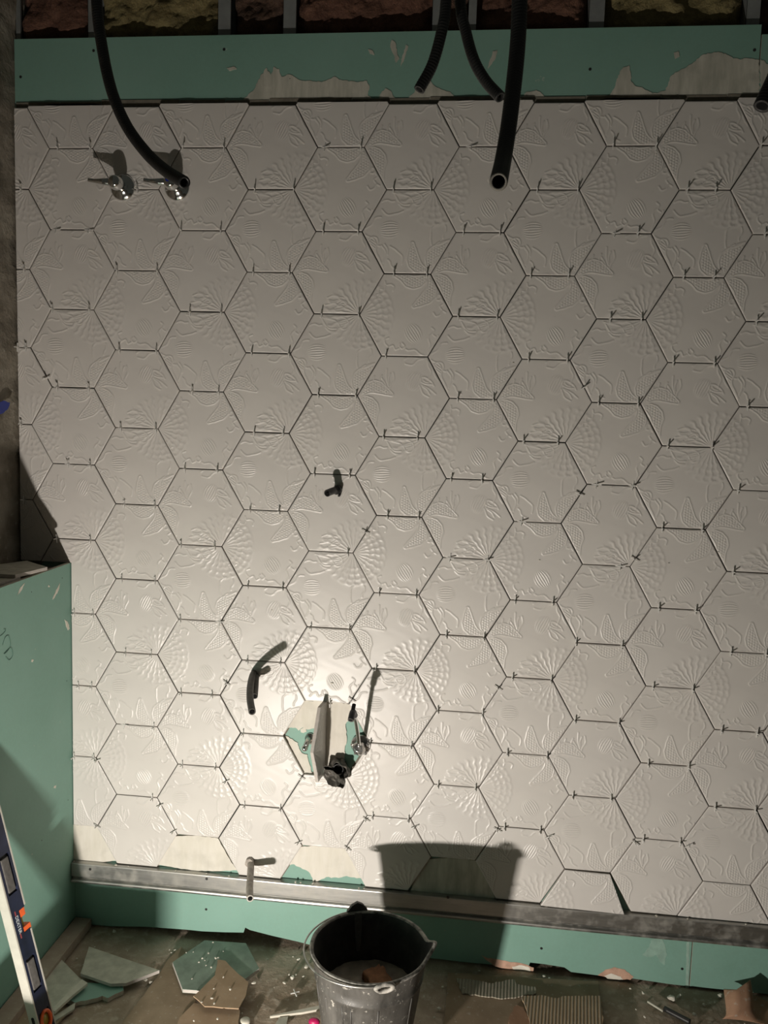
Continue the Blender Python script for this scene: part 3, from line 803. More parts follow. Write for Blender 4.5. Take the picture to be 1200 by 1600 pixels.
# ------------------------------------------------------------------ taps and pipes
def pipe(name, pts, r, mats, parent=None, wall=.72, sides=20, n=10, corr=0.0):
    P = resample(catmull(pts, n), .004 if corr == 0 else .0012)
    bm = bmesh.new()
    add_tube(bm, P, (lambda i: r + (corr * (.5 + .5 * math.cos(2 * PI * i / 3.0)))) if corr else r, sides, wall=wall)
    return bm_obj(name, bm, mats, parent, smooth=True)
def disc_ring(name, c, d, r, h, mats, parent, dome=0.3):
    """escutcheon: a low dome around direction d starting at c"""
    bm = bmesh.new()
    prof = [(r, 0), (r, h * .25), (r * .93, h * .5), (r * .6, h * .8), (r * .35, h), (0.0005, h)]
    add_lathe(bm, prof, (0, 0, 0), 36)
    o = bm_obj(name, bm, mats, parent, smooth=True)
    o.rotation_euler = Vector((0, 0, 1)).rotation_difference(Vector(d)).to_euler(); o.location = c
    return o
# lower pipe, bent to the right, grey
t = empty('low_drain_pipe', (.551, 0, .271)); tag(t, 'grey dusty pipe stub sticking out low above the steel rail', 'pipe')
pipe('pipe', [aty(x, y, q) - Vector((.551, 0, .271)) for x, y, q in ((392, 1343, .012), (392, 1353, -.02), (391, 1372, -.08), (390, 1390, -.14), (391, 1404, -.184))], .0100, [MPIPE, MRING, MBLKD], t, .68)
bm = bmesh.new(); add_tube(bm, [Vector((0, .002, 0)), Vector((0, -.014, 0))], lambda i: .0135 - .001 * i, 14)
for v in bm.verts: v.co += Vector((noise.noise(v.co * 90), 0, noise.noise(v.co * 90 + Vector((5, 5, 5))))) * .003
bm_obj('collar', bm, [MPIPE], t)
# pair of dark pipes in one hole
t = empty('paired_conduit', (.548, 0, .850)); tag(t, 'pair of dark grey conduit ends of unequal length, left of the upturned tile', 'conduit')
pipe('long_conduit', [aty(x, y, q) - Vector((.548, 0, .850)) for x, y, q in ((398, 1049, .012), (394, 1058, -.03), (391, 1074, -.10), (391, 1094, -.18), (394, 1112, -.243))], .0098, [MDGP, MDGP, MBLKD], t, .7)
pipe('short_conduit', [aty(x, y, q) - Vector((.548, 0, .850)) for x, y, q in ((401, 1054, .012), (400, 1062, -.03), (399, 1076, -.07), (398, 1088, -.109))], .0088, [MDGP, MDGP, MBLKD], t, .8)
bm = bmesh.new(); add_box(bm, (.006, -.012, -.052), (.015, .010, -.024)); bm_obj('pipe_stub', bm, [MCHRD], t, bevel=.001)
# elbow
t = empty('elbow_pipe', (.786, 0, 1.406)); tag(t, 'short black plastic elbow pipe in the middle of the wall', 'pipe')
pipe('pipe', [Vector((.003, .012, .002)), Vector((.001, -.018, .002)), Vector((-.006, -.045, .000)), Vector((-.015, -.066, -.004))], .0100, [MBLK, MBLK, MBLKD], t, .8)
bm = bmesh.new(); add_tube(bm, [Vector((.004, .004, .002)), Vector((.003, -.020, .001))], .0125, 18); bm_obj('collar', bm, [MBLK], t, smooth=True)
bm = bmesh.new(); add_tube(bm, [Vector((.010, .002, -.012)), Vector((.010, -.016, -.014))], .0035, 10); bm_obj('screw', bm, [MBLK], t, smooth=True)
# chrome tap
t = empty('angle_valve', (.878, 0, .660)); tag(t, 'chrome angle valve with a bent tube and black cap, right of the upturned tile', 'valve')
disc_ring('escutcheon', Vector((0, .004, 0)), (0, -1, 0), .030, .016, [MCHRD], t)
bm = bmesh.new()
bmesh.ops.create_icosphere(bm, subdivisions=4, radius=.019)
for v in bm.verts:
    v.co = Vector((v.co.x * 1.05, v.co.y * 1.3, v.co.z)) * (1 + .22 * noise.noise(v.co * 70))
bm_obj('valve_body', bm, [MCHRD], t, smooth=True, loc=(-.002, -.022, 0))
pipe('tube', [Vector((0, -.030, .006)), Vector((.000, -.050, .030)), Vector((-.002, -.085, .085)), Vector((-.004, -.118, .128)), Vector((-.005, -.146, .150))], .0055, [MCHR, MCHR, MCHR], t, None)
bm = bmesh.new(); P = [Vector((-.004, -.122, .133)), Vector((-.005, -.146, .151)), Vector((-.006, -.160, .150)), Vector((-.007, -.176, .138))]
add_tube(bm, resample(catmull(P, 6), .003), .0085, 16, wall=.65); bm_obj('cap', bm, [MBLK, MDGP, MBLKD], t, smooth=True)
for k in range(5):
    an = k * 1.25 + .4
    bm = bmesh.new(); bmesh.ops.create_icosphere(bm, subdivisions=2, radius=.006)
    for v in bm.verts: v.co *= 1 + .4 * noise.noise(v.co * 200 + Vector((k, 0, 0)))
    bm_obj('mortar_lump', bm, [MBAG if k % 2 else MCHRD], t, loc=(.024 * math.cos(an), -.014, .022 * math.sin(an)))
# small valve at the left of the half tile
p0 = aty(482, 1158, 0)
t = empty('small_stop_valve', (p0.x, 0, p0.z)); tag(t, 'small chrome stop valve peeping out left of the upturned tile', 'valve')
disc_ring('escutcheon', Vector((.004, .010, .004)), (0, -1, 0), .017, .008, [MCHRD], t)
bm = bmesh.new(); add_tube(bm, resample([Vector((0, .0, .006)), Vector((0, -.020, .004)), Vector((-.002, -.030, -.004))], .003), .008, 16); bm_obj('valve_body', bm, [MCHRD], t, smooth=True)
bm = bmesh.new(); bmesh.ops.create_uvsphere(bm, u_segments=20, v_segments=12, radius=.0095); bm_obj('knob', bm, [MCHR], t, smooth=True, loc=(-.004, -.033, -.009))
# torn black sleeve
p0 = aty(529, 1197, 0)
t = empty('wall_outlet_sleeve', (p0.x, 0, p0.z)); tag(t, 'torn black polythene sleeve round a waste outlet below the upturned tile', 'pipe sleeve')
bm = bmesh.new()
rings = []
for i in range(13):
    q = i / 12; ring = []
    for k in range(40):
        an = 2 * PI * k / 40
        r = .021 + .011 * q ** 1.2 + .005 * noise.noise(Vector((math.cos(an) * 1.5, math.sin(an) * 1.5, q * 3))) * (1 + 2 * q) + .0035 * math.sin(an * 7 + 2 * q)
        y = .012 - .050 * q * (1 + .25 * noise.noise(Vector((an, 3, 1)))) - (.012 * max(0, -math.sin(an)) if i == 12 else 0) * (1 + noise.noise(Vector((k * .9, 0, 7))))
        ring.append(bm.verts.new((r * math.cos(an) * 1.12, y, r * math.sin(an) * .95 - .006 * q)))
    rings.append(ring)
for i in range(12):
    for k in range(40): bm.faces.new((rings[i][k], rings[i][(k + 1) % 40], rings[i + 1][(k + 1) % 40], rings[i + 1][k]))
o = bm_obj('sleeve', bm, [MBAG], t)
md = o.modifiers.new('thickness', 'SOLIDIFY'); md.thickness = .0012
pipe('waste_pipe', [Vector((.004, .012, .004)), Vector((.004, -.012, .004)), Vector((.004, -.030, .003))], .016, [MBLK, MBLK, MBLKD], t, .8)
bm = bmesh.new()
pts = [(-.030, -.042, .006), (-.034, -.050, -.016), (-.018, -.060, -.030), (.004, -.066, -.036), (.014, -.060, -.028), (.012, -.050, -.010), (-.008, -.046, .004)]
vs_ = [bm.verts.new(p) for p in pts]; cpt = bm.verts.new((-.006, -.040, -.014))
for i in range(len(vs_)): bm.faces.new((vs_[i], vs_[(i + 1) % len(vs_)], cpt))
bmesh.ops.subdivide_edges(bm, edges=list(bm.edges), cuts=3, use_grid_fill=True)
for v in bm.verts: v.co.y += .007 * noise.noise(v.co * 110)
o = bm_obj('loose_flap', bm, [MBAG], t); md = o.modifiers.new('thickness', 'SOLIDIFY'); md.thickness = .001
# broken mark above the tile
wall_chip = aty(519, 1067, 0)

# two shower valves high on the wall
def shower_valve(px, py, label, dot):
    p = aty(px, py, 0)
    t = empty('shower_valve', (p.x, 0, p.z)); tag(t, label, 'valve', 'chrome valves high on the wall')
    bm = bmesh.new()
    add_lathe(bm, [(.0365, 0), (.0365, .003), (.0340, .006), (.027, .010), (.019, .014), (.0165, .017), (.0005, .017)], (0, 0, 0), 44)
    bm_obj('escutcheon', bm, [MCHR], t, smooth=True, rot=(PI / 2, 0, 0))
    bm = bmesh.new()
    add_lathe(bm, [(.0155, .014), (.0150, .030), (.0185, .034), (.0200, .040), (.0195, .054), (.0165, .064), (.0100, .069), (.0005, .070)], (0, 0, 0), 36)
    bm_obj('handle_body', bm, [MCHR], t, smooth=True, rot=(PI / 2, 0, 0))
    bm = bmesh.new()
    P = [Vector((-.008, -.052, .000)), Vector((-.030, -.060, -.001)), Vector((-.052, -.064, .000)), Vector((-.070, -.066, .002))]
    add_tube(bm, resample(catmull(P, 6), .003), lambda i: max(.0058, .0125 - i * .00042), 16)
    bm_obj('lever', bm, [MCHR], t, smooth=True)
    if dot:
        bm = bmesh.new(); add_tube(bm, [Vector((0, 0, 0)), Vector((0, -.0015, 0))], .0058, 18); bm_obj('blue_marker', bm, [MBLUE], t, loc=(-.002, -.0685, .003))['label'] = 'round blue cold water marker'
    return t
shower_valve(192, 293, 'chrome lever valve at the left of the pair high on the wall', False)
shower_valve(277, 293, 'chrome lever valve with a blue dot, right of the pair, behind the hose', True)

# ------------------------------------------------------------------ hoses hanging from the ceiling
def hose(pts, r, label, corr=.00025, wall=.62, cutm=None):
    P3 = [aty(x, y, Y) for x, y, Y in pts]
    P = resample(catmull(P3, 24), .0014)
    bm = bmesh.new()
    add_tube(bm, P, lambda i: r - corr + corr * (1 if (i // 2) % 2 else -1), 18, wall=wall)
    t = bm_obj('hanging_hose', bm, [MBLK, cutm or MBLK, MBLKD], smooth=True)
    tag(t, label, 'hose', 'black corrugated hoses hanging from above')
hose([(146, -330, -.62), (147, -150, -.66), (151, 0, -.70), (159, 70, -.72), (174, 140, -.75), (197, 195, -.78), (228, 238, -.82), (258, 266, -.87), (288, 285, -.95)], .0108, 'long black corrugated hose curving down in front of the right chrome valve')
hose([(706, -330, -.70), (704, -150, -.72), (697, 0, -.74), (691, 45, -.75), (676, 100, -.76), (655, 140, -.77)], .0103, 'short black hose, its cut end turned to the lower left')
hose([(712, -330, -.64), (714, -150, -.66), (719, 0, -.70), (728, 50, -.71), (741, 95, -.73), (760, 128, -.74), (782, 152, -.76)], .0103, 'short black hose, its cut end turned to the lower right')
hose([(818, -330, -.86), (816, -150, -.88), (812, 0, -.90), (808, 80, -.92), (797, 180, -.97), (787, 245, -1.02), (779, 284, -1.14)], .0128, 'longest straight black hose, its round open end facing the room', wall=.70, cutm=MGREYR)
hose([(1330, -330, -.84), (1290, -150, -.86), (1248, 20, -.90), (1218, 106, -.92), (1191, 166, -.94)], .0135, 'black ribbed hose end at the right edge of the wall', .0009)

# ------------------------------------------------------------------ blue tape on the masonry, tile offcuts on the ledge
P = [atx(x, y, -.166) for x, y in ((-6, 630), (6, 626), (16, 629), (12, 640), (2, 647), (-6, 646))]
bm = bmesh.new(); add_prism(bm, jagged(P, .0015, .01, seed=3), Vector((-.002, 0, 0)))
o = bm_obj('blue_tape', bm, [MBLUE]); tag(o, 'torn scrap of blue tape on the rough masonry at the left', 'tape')
def slab(name, px, z, th, mats, label, cat, seed=1, amp=.0008, step=.03, group=None, tilt=None):
    P = [atz(x, y, z) for x, y in px]
    if amp: P = jagged(P, amp, step, seed=seed)
    c = sum(P, Vector()) / len(P)
    bm = bmesh.new(); add_prism(bm, [p - c for p in P], Vector((0, 0, -th)), 0, 1 if len(mats) > 1 else 0)
    o = bm_obj(name, bm, mats, loc=c)
    if tilt: o.rotation_euler = tilt
    tag(o, label, cat, group); return o
slab('tile_offcut', [(-20, 884), (42, 876), (74, 886), (24, 898), (-20, 896)], LEDGE + .013, .009, [MTSC, MTB], 'tile offcut lying uppermost on the ledge at the left', 'tile offcut', 3)
slab('tile_offcut', [(-30, 892), (20, 890), (32, 901), (-10, 912), (-30, 916)], LEDGE + .003, .009, [MTSC, MTB], 'darker tile offcut under the uppermost one on the ledge', 'tile offcut', 4)

# marks on the side board
def side_patch(name, px, mat, label, cat, group=None):
    P = [atx(x, y, XL_LO - .0018) for x, y in px]
    bm = bmesh.new(); add_prism(bm, jagged(P, .0015, .006, seed=len(label)), Vector((-.001, 0, 0)))
    o = bm_obj(name, bm, [mat]); tag(o, label, cat, group)
sg = 'white paint marks on the green side board'
side_patch('paint_mark', [(39, 911), (35, 920), (31, 927), (27, 930), (32, 918)], MCRUMB, 'longest white drip near the top of the side board', 'paint mark', sg)
side_patch('paint_mark', [(94, 911), (92, 922), (84, 936), (82, 937), (88, 922)], MCRUMB, 'white streak near the top corner of the side board', 'paint mark', sg)
side_patch('paint_mark', [(101, 968), (106, 972), (109, 982), (106, 985), (103, 975)], MCRUMB, 'white blot at the tile corner below the top streak', 'paint mark', sg)
side_patch('paint_mark', [(50, 1030), (53, 1031), (51, 1035), (49, 1034)], MCRUMB, 'small white speck in the middle of the side board', 'paint mark', sg)
side_patch('paint_mark', [(85, 1228), (88, 1227), (87, 1232), (84, 1231)], MCRUMB, 'small white speck low on the side board', 'paint mark', sg)
side_patch('paint_mark', [(76, 914), (78, 916), (77, 918), (75, 917)], MCRUMB, 'small white speck left of the top streak', 'paint mark', sg)
MPEN = simple('pencil_line', (.09, .19, .15), .8)
bm = bmesh.new()
P = [atx(x, y, XL_LO - .0020) for x, y in ((6, 983), (9, 984), (5, 990), (0, 994))]
add_tube(bm, resample(catmull(P, 8), .003), .0007, 6)
P = [atx(x, y, XL_LO - .0020) for x, y in ((4, 1008), (8, 996), (13, 993), (16, 1002), (16, 1010), (11, 1018), (6, 1022), (11, 1016), (17, 1012), (20, 1022), (17, 1029), (13, 1031), (9, 1026))]
add_tube(bm, resample(catmull(P, 8), .003), .0007, 6)
o = bm_obj('pencil_scribble', bm, [MPEN]); tag(o, 'faint looped pencil scribble on the green side board', 'pencil mark')
for k, (x, y, lab) in enumerate([(49, 925, 'screw near the top of the side board'), (97, 903, 'screw at the top corner of the side board'), (104, 1064, 'screw in the side board halfway down its corner'), (106, 1250, 'screw low at the corner of the side board'), (65, 1313, 'screw lowest in the side board above the level')]):
    p = atx(x, y, XL_LO - .0028); o = link('board_screw', me_screw, loc=p, rot=(0, -PI / 2, 0)); o.rotation_euler = (0, -PI / 2, 0)
    tag(o, 'black ' + lab, 'screw', 'screws in the green boards')

# ------------------------------------------------------------------ spirit level leaning at the left
# lower and upper ends of its axis
LB = Vector((.178, -.500, .006)); LT = Vector((.0065, -.500, .70))
lv = empty('spirit_level', LB)
ax = (LT - LB).normalized()
yv = Vector((math.sin(math.radians(-10)), -math.cos(math.radians(-10)), 0)); yv = (yv - ax * yv.dot(ax)).normalized()   # direction the silver edge faces
xv = yv.cross(ax).normalized(); 
if xv.x < 0: xv = -xv
LM = Matrix((( xv.x, -yv.x, ax.x), (xv.y, -yv.y, ax.y), (xv.z, -yv.z, ax.z))).to_4x4()
lv.matrix_world = Matrix.Translation(LB) @ LM      # local: +x broad face, -y silver edge, +z along
tag(lv, 'navy and silver spirit level with orange vial ends leaning on the side board', 'spirit level')
LLEN = .715; WX = .012; WY = .027
bm = bmesh.new()
def holed_bar(bm, segs):
    for z0, z1 in segs: add_box(bm, (-WX, -WY + .004, z0), (WX, WY - .004, z1))
holed_bar(bm, [(0, .062), (.108, .165), (.252, .315), (.372, .42), (.52, LLEN)])
for z0, z1 in ((.165, .252), (.42, .52)):           # rails beside the grip slots
    add_box(bm, (-WX, -WY + .004, z0), (WX, -WY + .012, z1)); add_box(bm, (-WX, WY - .012, z0), (WX, WY - .004, z1))
add_box(bm, (-WX, -WY + .004, .062), (WX, -WY + .010, .108)); add_box(bm, (-WX, WY - .010, .062), (WX, WY - .004, .108))
add_box(bm, (-WX, -WY + .004, .315), (WX, .002, .372))
bm_obj('body', bm, [MNAVY], lv)
bm = bmesh.new(); add_box(bm, (-WX - .001, -WY, 0), (WX + .001, -WY + .004, LLEN)); add_box(bm, (-WX - .001, WY - .004, 0), (WX + .001, WY, .312)); add_box(bm, (-WX - .001, WY - .004, .376), (WX + .001, WY, LLEN))
o = bm_obj('measuring_edge', bm, [MSIL], lv); o['label'] = 'bare aluminium measuring edges'
bm = bmesh.new()      # slot in the silver edge
n_ = 16
P = [Vector((.0045 * math.cos(2 * PI * k / n_), -WY - .0004, .095 + (.010 if math.sin(2 * PI * k / n_) > 0 else -.010) + .0045 * math.sin(2 * PI * k / n_))) for k in range(n_)]
add_prism(bm, P, Vector((0, .001, 0)), 0); bm_obj('edge_slot', bm, [MBLKD], lv)
for z0, z1 in ((.172, .246), (.427, .513)):
    bm = bmesh.new(); add_box(bm, (-WX - .002, -WY + .013, z0), (WX + .003, WY - .018, z1)); bm_obj('grip', bm, [MDGREY], lv, bevel=.003)
    bm = bmesh.new(); add_box(bm, (-WX + .004, -WY + .006, z0 - .006), (WX - .005, WY - .006, z1 + .006)); bm_obj('grip_recess', bm, [MRUB], lv)
# round vial
bm = bmesh.new()
Pc = [Vector((WX + .001, 0, .085)) + Vector((0, .016 * math.cos(2 * PI * k / 28), .021 * math.sin(2 * PI * k / 28))) for k in range(29)]
add_tube(bm, Pc, .0042, 10, cap0=False, cap1=False)
o = bm_obj('vial_ring', bm, [MORG], lv, smooth=True); o['label'] = 'orange vial ring'
bm = bmesh.new(); add_tube(bm, [Vector((-WX, 0, .085)), Vector((WX - .001, 0, .085))], .015, 24); bm_obj('round_vial', bm, [MVIAL], lv, smooth=True)
# edge vial in the notch
bm = bmesh.new(); add_box(bm, (-WX + .001, .003, .313), (WX - .001, WY + .003, .327)); o = bm_obj('vial_holder', bm, [MORG], lv, bevel=.003); o['label'] = 'orange vial holder'
bm = bmesh.new(); add_box(bm, (-WX + .001, .003, .352), (WX - .001, WY - .004, .374)); o = bm_obj('vial_holder', bm, [MORG], lv, bevel=.004); o['label'] = 'orange vial holder'
bm = bmesh.new(); add_tube(bm, [Vector((0, .010, .326)), Vector((0, .010, .353))], .0068, 16); bm_obj('edge_vial', bm, [MVIAL], lv, smooth=True)
# print beside the notch
tc = bpy.data.curves.new('brand_print', 'FONT'); tc.body = 'DEXTER'; tc.size = .0125; tc.align_x = 'CENTER'; tc.align_y = 'CENTER'; tc.extrude = .0002
tmp = bpy.data.objects.new('tmp', tc); COL.objects.link(tmp); tmp.location = (0, 0, 0)
bpy.context.view_layer.update()
me = bpy.data.meshes.new_from_object(tmp.evaluated_get(bpy.context.evaluated_depsgraph_get())); bpy.data.objects.remove(tmp)
me.materials.clear(); me.materials.append(MWHT)
to = link('brand_print', me, lv)
to.matrix_local = Matrix.Translation((WX + .0004, -.009, .343)) @ Matrix(((0, 0, 1, 0), (0, 1, 0, 0), (-1, 0, 0, 0), (0, 0, 0, 1)))
for z in (.372, .314):
    bm = bmesh.new(); add_box(bm, (WX, -.0115, z - .006), (WX + .0005, -.0085, z + .006)); o = bm_obj('red_stripe', bm, [MRED], lv); o['label'] = 'small red printed stripe'

# ------------------------------------------------------------------ bucket
BC = atz(578, 1476, .31); BC.z = 0; BH = .310
t = empty('builders_bucket', BC); tag(t, 'black rubber builders bucket crusted with mortar standing on the floor', 'bucket')
RT = .144
SP_AN = math.atan2(.335 - .62 + .30, .9)            # pouring lip direction
rimc = Vector((BC.x, BC.y, BH))
lipdir = Vector((1.121, -.395, 0)) - Vector((BC.x, BC.y, 0)); LA = math.atan2(lipdir.y, lipdir.x)
sides = 96
def brad(q):            # outer radius by height fraction
    return .100 + (RT - .100) * q
def ring_at(bm, rad, z, lip=0.0):
    vs = []
    for k in range(sides):
        an = 2 * PI * k / sides
        d = (an - LA + PI) % (2 * PI) - PI
        b = lip * math.exp(-(d / .15) ** 2)
        r = rad + .017 * b; zz = z + .020 * b
        vs.append(bm.verts.new((r * math.cos(an), r * math.sin(an), zz)))
    return vs
bm = bmesh.new()
rows = [(.0005, .004, 0)] + [(brad(0) - .004, .0, 0), (brad(0), .004, 0)]
for q in (.1, .25, .45, .60, .70, .76): rows.append((brad(q), q * BH, 0))
rows += [(brad(.765) + .0025, .770 * BH, 0), (brad(.78) + .0025, .785 * BH, 0), (brad(.79), .795 * BH, 0), (brad(.86), .86 * BH, .1), (brad(.93), .93 * BH, .5), (brad(.965), .965 * BH, .85)]
rings = [ring_at(bm, *r) for r in rows]
def skin(bm, A_, B_, mi=0):
    for k in range(sides):
        f = bm.faces.new((A_[k], A_[(k + 1) % sides], B_[(k + 1) % sides], B_[k])); f.material_index = mi
for i in range(len(rings) - 1): skin(bm, rings[i], rings[i + 1])
rim_rows = [(RT, .97 * BH, .9), (RT + .0045, .975 * BH, 1), (RT + .0062, .985 * BH, 1), (RT + .005, .997 * BH, 1), (RT + .0015, BH, 1), (RT - .0025, .997 * BH, 1), (RT - .004, .985 * BH, 1)]
rr = [ring_at(bm, *r) for r in rim_rows]
skin(bm, rings[-1], rr[0])
for i in range(len(rr) - 1): skin(bm, rr[i], rr[i + 1], 1)
ins = [ring_at(bm, brad(q) - .0045, q * BH, l) for q, l in ((.965, .85), (.90, .35), (.8, .0), (.6, 0), (.4, 0), (.2, 0), (.03, 0))]
skin(bm, rr[-1], ins[0], 2)
for i in range(len(ins) - 1): skin(bm, ins[i], ins[i + 1], 2)
bm.faces.new(ins[-1]).material_index = 2
for k in range(0, sides):                            # vertical strengthening ribs
    pass
for v in bm.verts:
    n1 = noise.noise(Vector((v.co.x, v.co.y, v.co.z)) * 28); v.co.x += n1 * .0008; v.co.y += n1 * .0008
bm_obj('body', bm, [MBK, MBRIM, MBKI], t, smooth=True)
for an in [LA + PI + .35, LA + PI + .75, LA - PI / 2 + .25, LA - PI / 2 - .25, LA + PI + 1.15, LA - .6]:
    bm = bmesh.new(); dv = Vector((math.cos(an), math.sin(an), 0))
    add_tube(bm, [dv * (brad(q) - .0006) + Vector((0, 0, q * BH)) for q in (.02, .3, .6, .745)], .0022, 8); bm_obj('strengthening_rib', bm, [MBK], t, smooth=True)
# bail lugs: one at the back raised, one in front
def lug(an, dz, name='bail_lug', big=1.0):
    bm = bmesh.new(); dv = Vector((math.cos(an), math.sin(an), 0)); tv = Vector((-math.sin(an), math.cos(an), 0))
    prof = [(-.030, -.030), (-.026, -.004), (-.014, .010), (0, .017), (.014, .010), (.026, -.004), (.030, -.030), (.014, -.058), (-.014, -.058)]
    P = [rim0 + tv * a * big + Vector((0, 0, b * big + dz)) for rim0 in [dv * (RT + .001) + Vector((0, 0, BH - .004))] for a, b in prof]
    add_prism(bm, P, dv * .010, 0)
    return bm_obj(name, bm, [MBK], t, bevel=.0018)
ANB = math.atan2(-.235 - BC.y, .905 - BC.x); ANF = ANB + PI
lug(ANB, .010, big=1.05)
# front lug as an open eye
bm = bmesh.new(); dv = Vector((math.cos(ANF), math.sin(ANF), 0)); tv = Vector((-math.sin(ANF), math.cos(ANF), 0)); c0 = dv * (RT + .010) + Vector((0, 0, BH - .006))
Pc = [c0 + tv * .021 * math.cos(a_) + Vector((0, 0, .011 * math.sin(a_))) + dv * .004 * math.sin(a_) for a_ in [2 * PI * k / 24 for k in range(25)]]
add_tube(bm, Pc, .0052, 10, cap0=False, cap1=False)
for v in bm.verts: v.co += Vector((1, 1, 1)) * noise.noise(v.co * 120) * .0015
bm_obj('bail_lug', bm, [MBRIM], t, smooth=True)
# vertical inner strap below the back lug
bm = bmesh.new(); db = Vector((math.cos(ANB), math.sin(ANB), 0)); tb = Vector((-math.sin(ANB), math.cos(ANB), 0))
vs_ = []
for q, w_ in ((.995, .010), (.88, .0095), (.76, .007), (.68, .004)):
    for s_ in (-1, 1):
        for o_ in (0, .003): vs_.append(bm.verts.new(db * (brad(q) - .0046 - o_) + tb * s_ * w_ + Vector((0, 0, q * BH))))
for i in range(3):
    b0 = i * 4; n0 = b0 + 4
    for a_, b_ in ((0, 2), (2, 3), (3, 1), (1, 0)): bm.faces.new((vs_[b0 + a_], vs_[b0 + b_], vs_[n0 + b_], vs_[n0 + a_]))
bm.faces.new((vs_[0], vs_[1], vs_[3], vs_[2])); bm.faces.new((vs_[12], vs_[14], vs_[15], vs_[13]))
bm_obj('inner_strap', bm, [MDGREY], t, smooth=False)
# wire bail folded down at the left
bm = bmesh.new(); P = []
side = Vector((-1, 0, 0)); side = Vector((math.cos(ANB + PI / 2), math.sin(ANB + PI / 2), 0))
for k in range(41):
    a_ = PI * k / 40
    p = db * math.cos(a_) * (RT + .009) + side * math.sin(a_) * (RT + .020)
    P.append(p + Vector((0, 0, BH - .003 - .004 * math.sin(a_))))
add_tube(bm, P, .0022, 10); bm_obj('bail', bm, [MZINC], t, smooth=True)
# content
bm = bmesh.new(); R_ = brad(.60) - .0048; cz_ = .60 * BH
cen = bm.verts.new((0, 0, cz_)); prev = [cen]
lr = None
for i in range(1, 15):
    ring = []
    for k in range(64):
        an = 2 * PI * k / 64; r = R_ * i / 14
        x, y = r * math.cos(an), r * math.sin(an)
        ring.append(bm.verts.new((x, y, cz_ + .006 * noise.fractal(Vector((x, y, 0)) * 22, 1, 2, 4))))
    for k in range(64):
        if lr is None: bm.faces.new((cen, ring[k], ring[(k + 1) % 64]))
        else: bm.faces.new((lr[k], ring[k], ring[(k + 1) % 64], lr[(k + 1) % 64]))
    lr = ring
mo = bm_obj('mortar_fill', bm, [MMORT], smooth=True); mo.location = BC; tag(mo, 'grey wet mortar filling the lower half of the bucket', 'mortar', kind='stuff')
bm = bmesh.new(); bmesh.ops.create_cube(bm, size=1)
bmesh.ops.subdivide_edges(bm, edges=list(bm.edges), cuts=8, use_grid_fill=True)
for v in bm.verts:
    p = v.co.copy(); v.co = Vector((p.x * .060, p.y * .115, p.z * .030)) * (1 - .25 * (p.length - .5)) + Vector((1, 1, 1)) * noise.noise(p * 6) * .006
o = bm_obj('sponge', bm, [MRUST], smooth=True, loc=(BC.x + .030, BC.y + .012, cz_ + .004), rot=(.12, .0, .55)); tag(o, 'orange brown sponge lying on the mortar in the bucket', 'sponge')

# ------------------------------------------------------------------ floor debris
bm = bmesh.new()
bx0 = XL_LO + .001
add_box(bm, (bx0, -.80, .0), (bx0 + .052, .006, .030))
for v in bm.verts: v.co.z += .002 * noise.noise(v.co * 9)
o = bm_obj('timber_batten', bm, [MWOOD], bevel=.002); tag(o, 'dirty timber batten on the floor along the side board', 'batten')
CG = 'offcuts on the floor'
slab('hardboard_sheet', [(283, 1479), (262, 1500), (250, 1520), (190, 1600), (170, 1640), (300, 1640), (306, 1560), (300, 1500)], .006, .004, [MHB], 'brown hardboard offcut under the whole floor tile', 'hardboard', 11, .002, .03)
slab('tile_offcut', [(139, 1479), (249, 1516), (197, 1536), (173, 1537), (126, 1521)], .026, .009, [MTSC, MTB], 'large pointed pale tile offcut on the floor left', 'tile offcut', 12, .0005)
slab('plasterboard_offcut', [(130, 1535), (160, 1536), (191, 1533), (193, 1547), (180, 1553), (168, 1560), (160, 1556), (117, 1567), (103, 1561)], .013, .0125, [MG, MGYP], 'torn green plasterboard offcut under the pointed tile offcut', 'plasterboard offcut', 13, .003, .012)
slab('tile_offcut', [(93, 1496), (127, 1531), (84, 1577), (69, 1575), (69, 1524)], .020, .009, [MTSC, MTB], 'square pale tile offcut just right of the spirit level', 'tile offcut', 14, .0005)
slab('tile_strip', [(128, 1530), (137, 1536), (112, 1556), (86, 1580), (80, 1578), (104, 1553)], .030, .008, [MWSTRIP], 'narrow white tile strip across the square offcut', 'tile offcut', 15, .0006)
slab('hardboard_sheet', [(20, 1582), (60, 1560), (100, 1575), (118, 1570), (92, 1596), (60, 1640), (-20, 1640)], .008, .006, [MHB], 'brown board scrap on the floor at the foot of the level', 'hardboard', 16, .002)
slab('tile_strip', [(118, 1566), (116, 1576), (90, 1592), (84, 1596), (84, 1588)], .012, .006, [MTSC], 'short grey strip beside the foot of the level', 'tile offcut', 18, .0006)
# whole tile face down
K = 0
bm = bmesh.new(); cc = atz(337, 1508, .022); P = [Vector((.1275 * math.cos(math.radians(60 * k + 3)), .1275 * math.sin(math.radians(60 * k + 3)), 0)) for k in range(6)]
add_prism(bm, P, Vector((0, 0, -.0105)), 0, 1)
o = bm_obj('floor_tile', bm, [MTGR, MTB], loc=cc, bevel=.0006); tag(o, 'whole hexagonal tile lying back up on the floor, partly under cardboard', 'tile')
slab('cardboard_piece', [(340, 1499), (352, 1501), (360, 1510), (388, 1535), (384, 1556), (373, 1576), (320, 1572), (302, 1556), (322, 1538), (336, 1524)], .027, .003, [MCARD], 'brown cardboard scrap lying over the whole floor tile', 'cardboard', 21, .0015, .02)
slab('cardboard_piece', [(303, 1567), (340, 1573), (375, 1578), (368, 1640), (262, 1640), (280, 1590)], .012, .003, [MCARD], 'brown cardboard sheet at the bottom, below the tile scrap', 'cardboard', 22, .0015, .02)
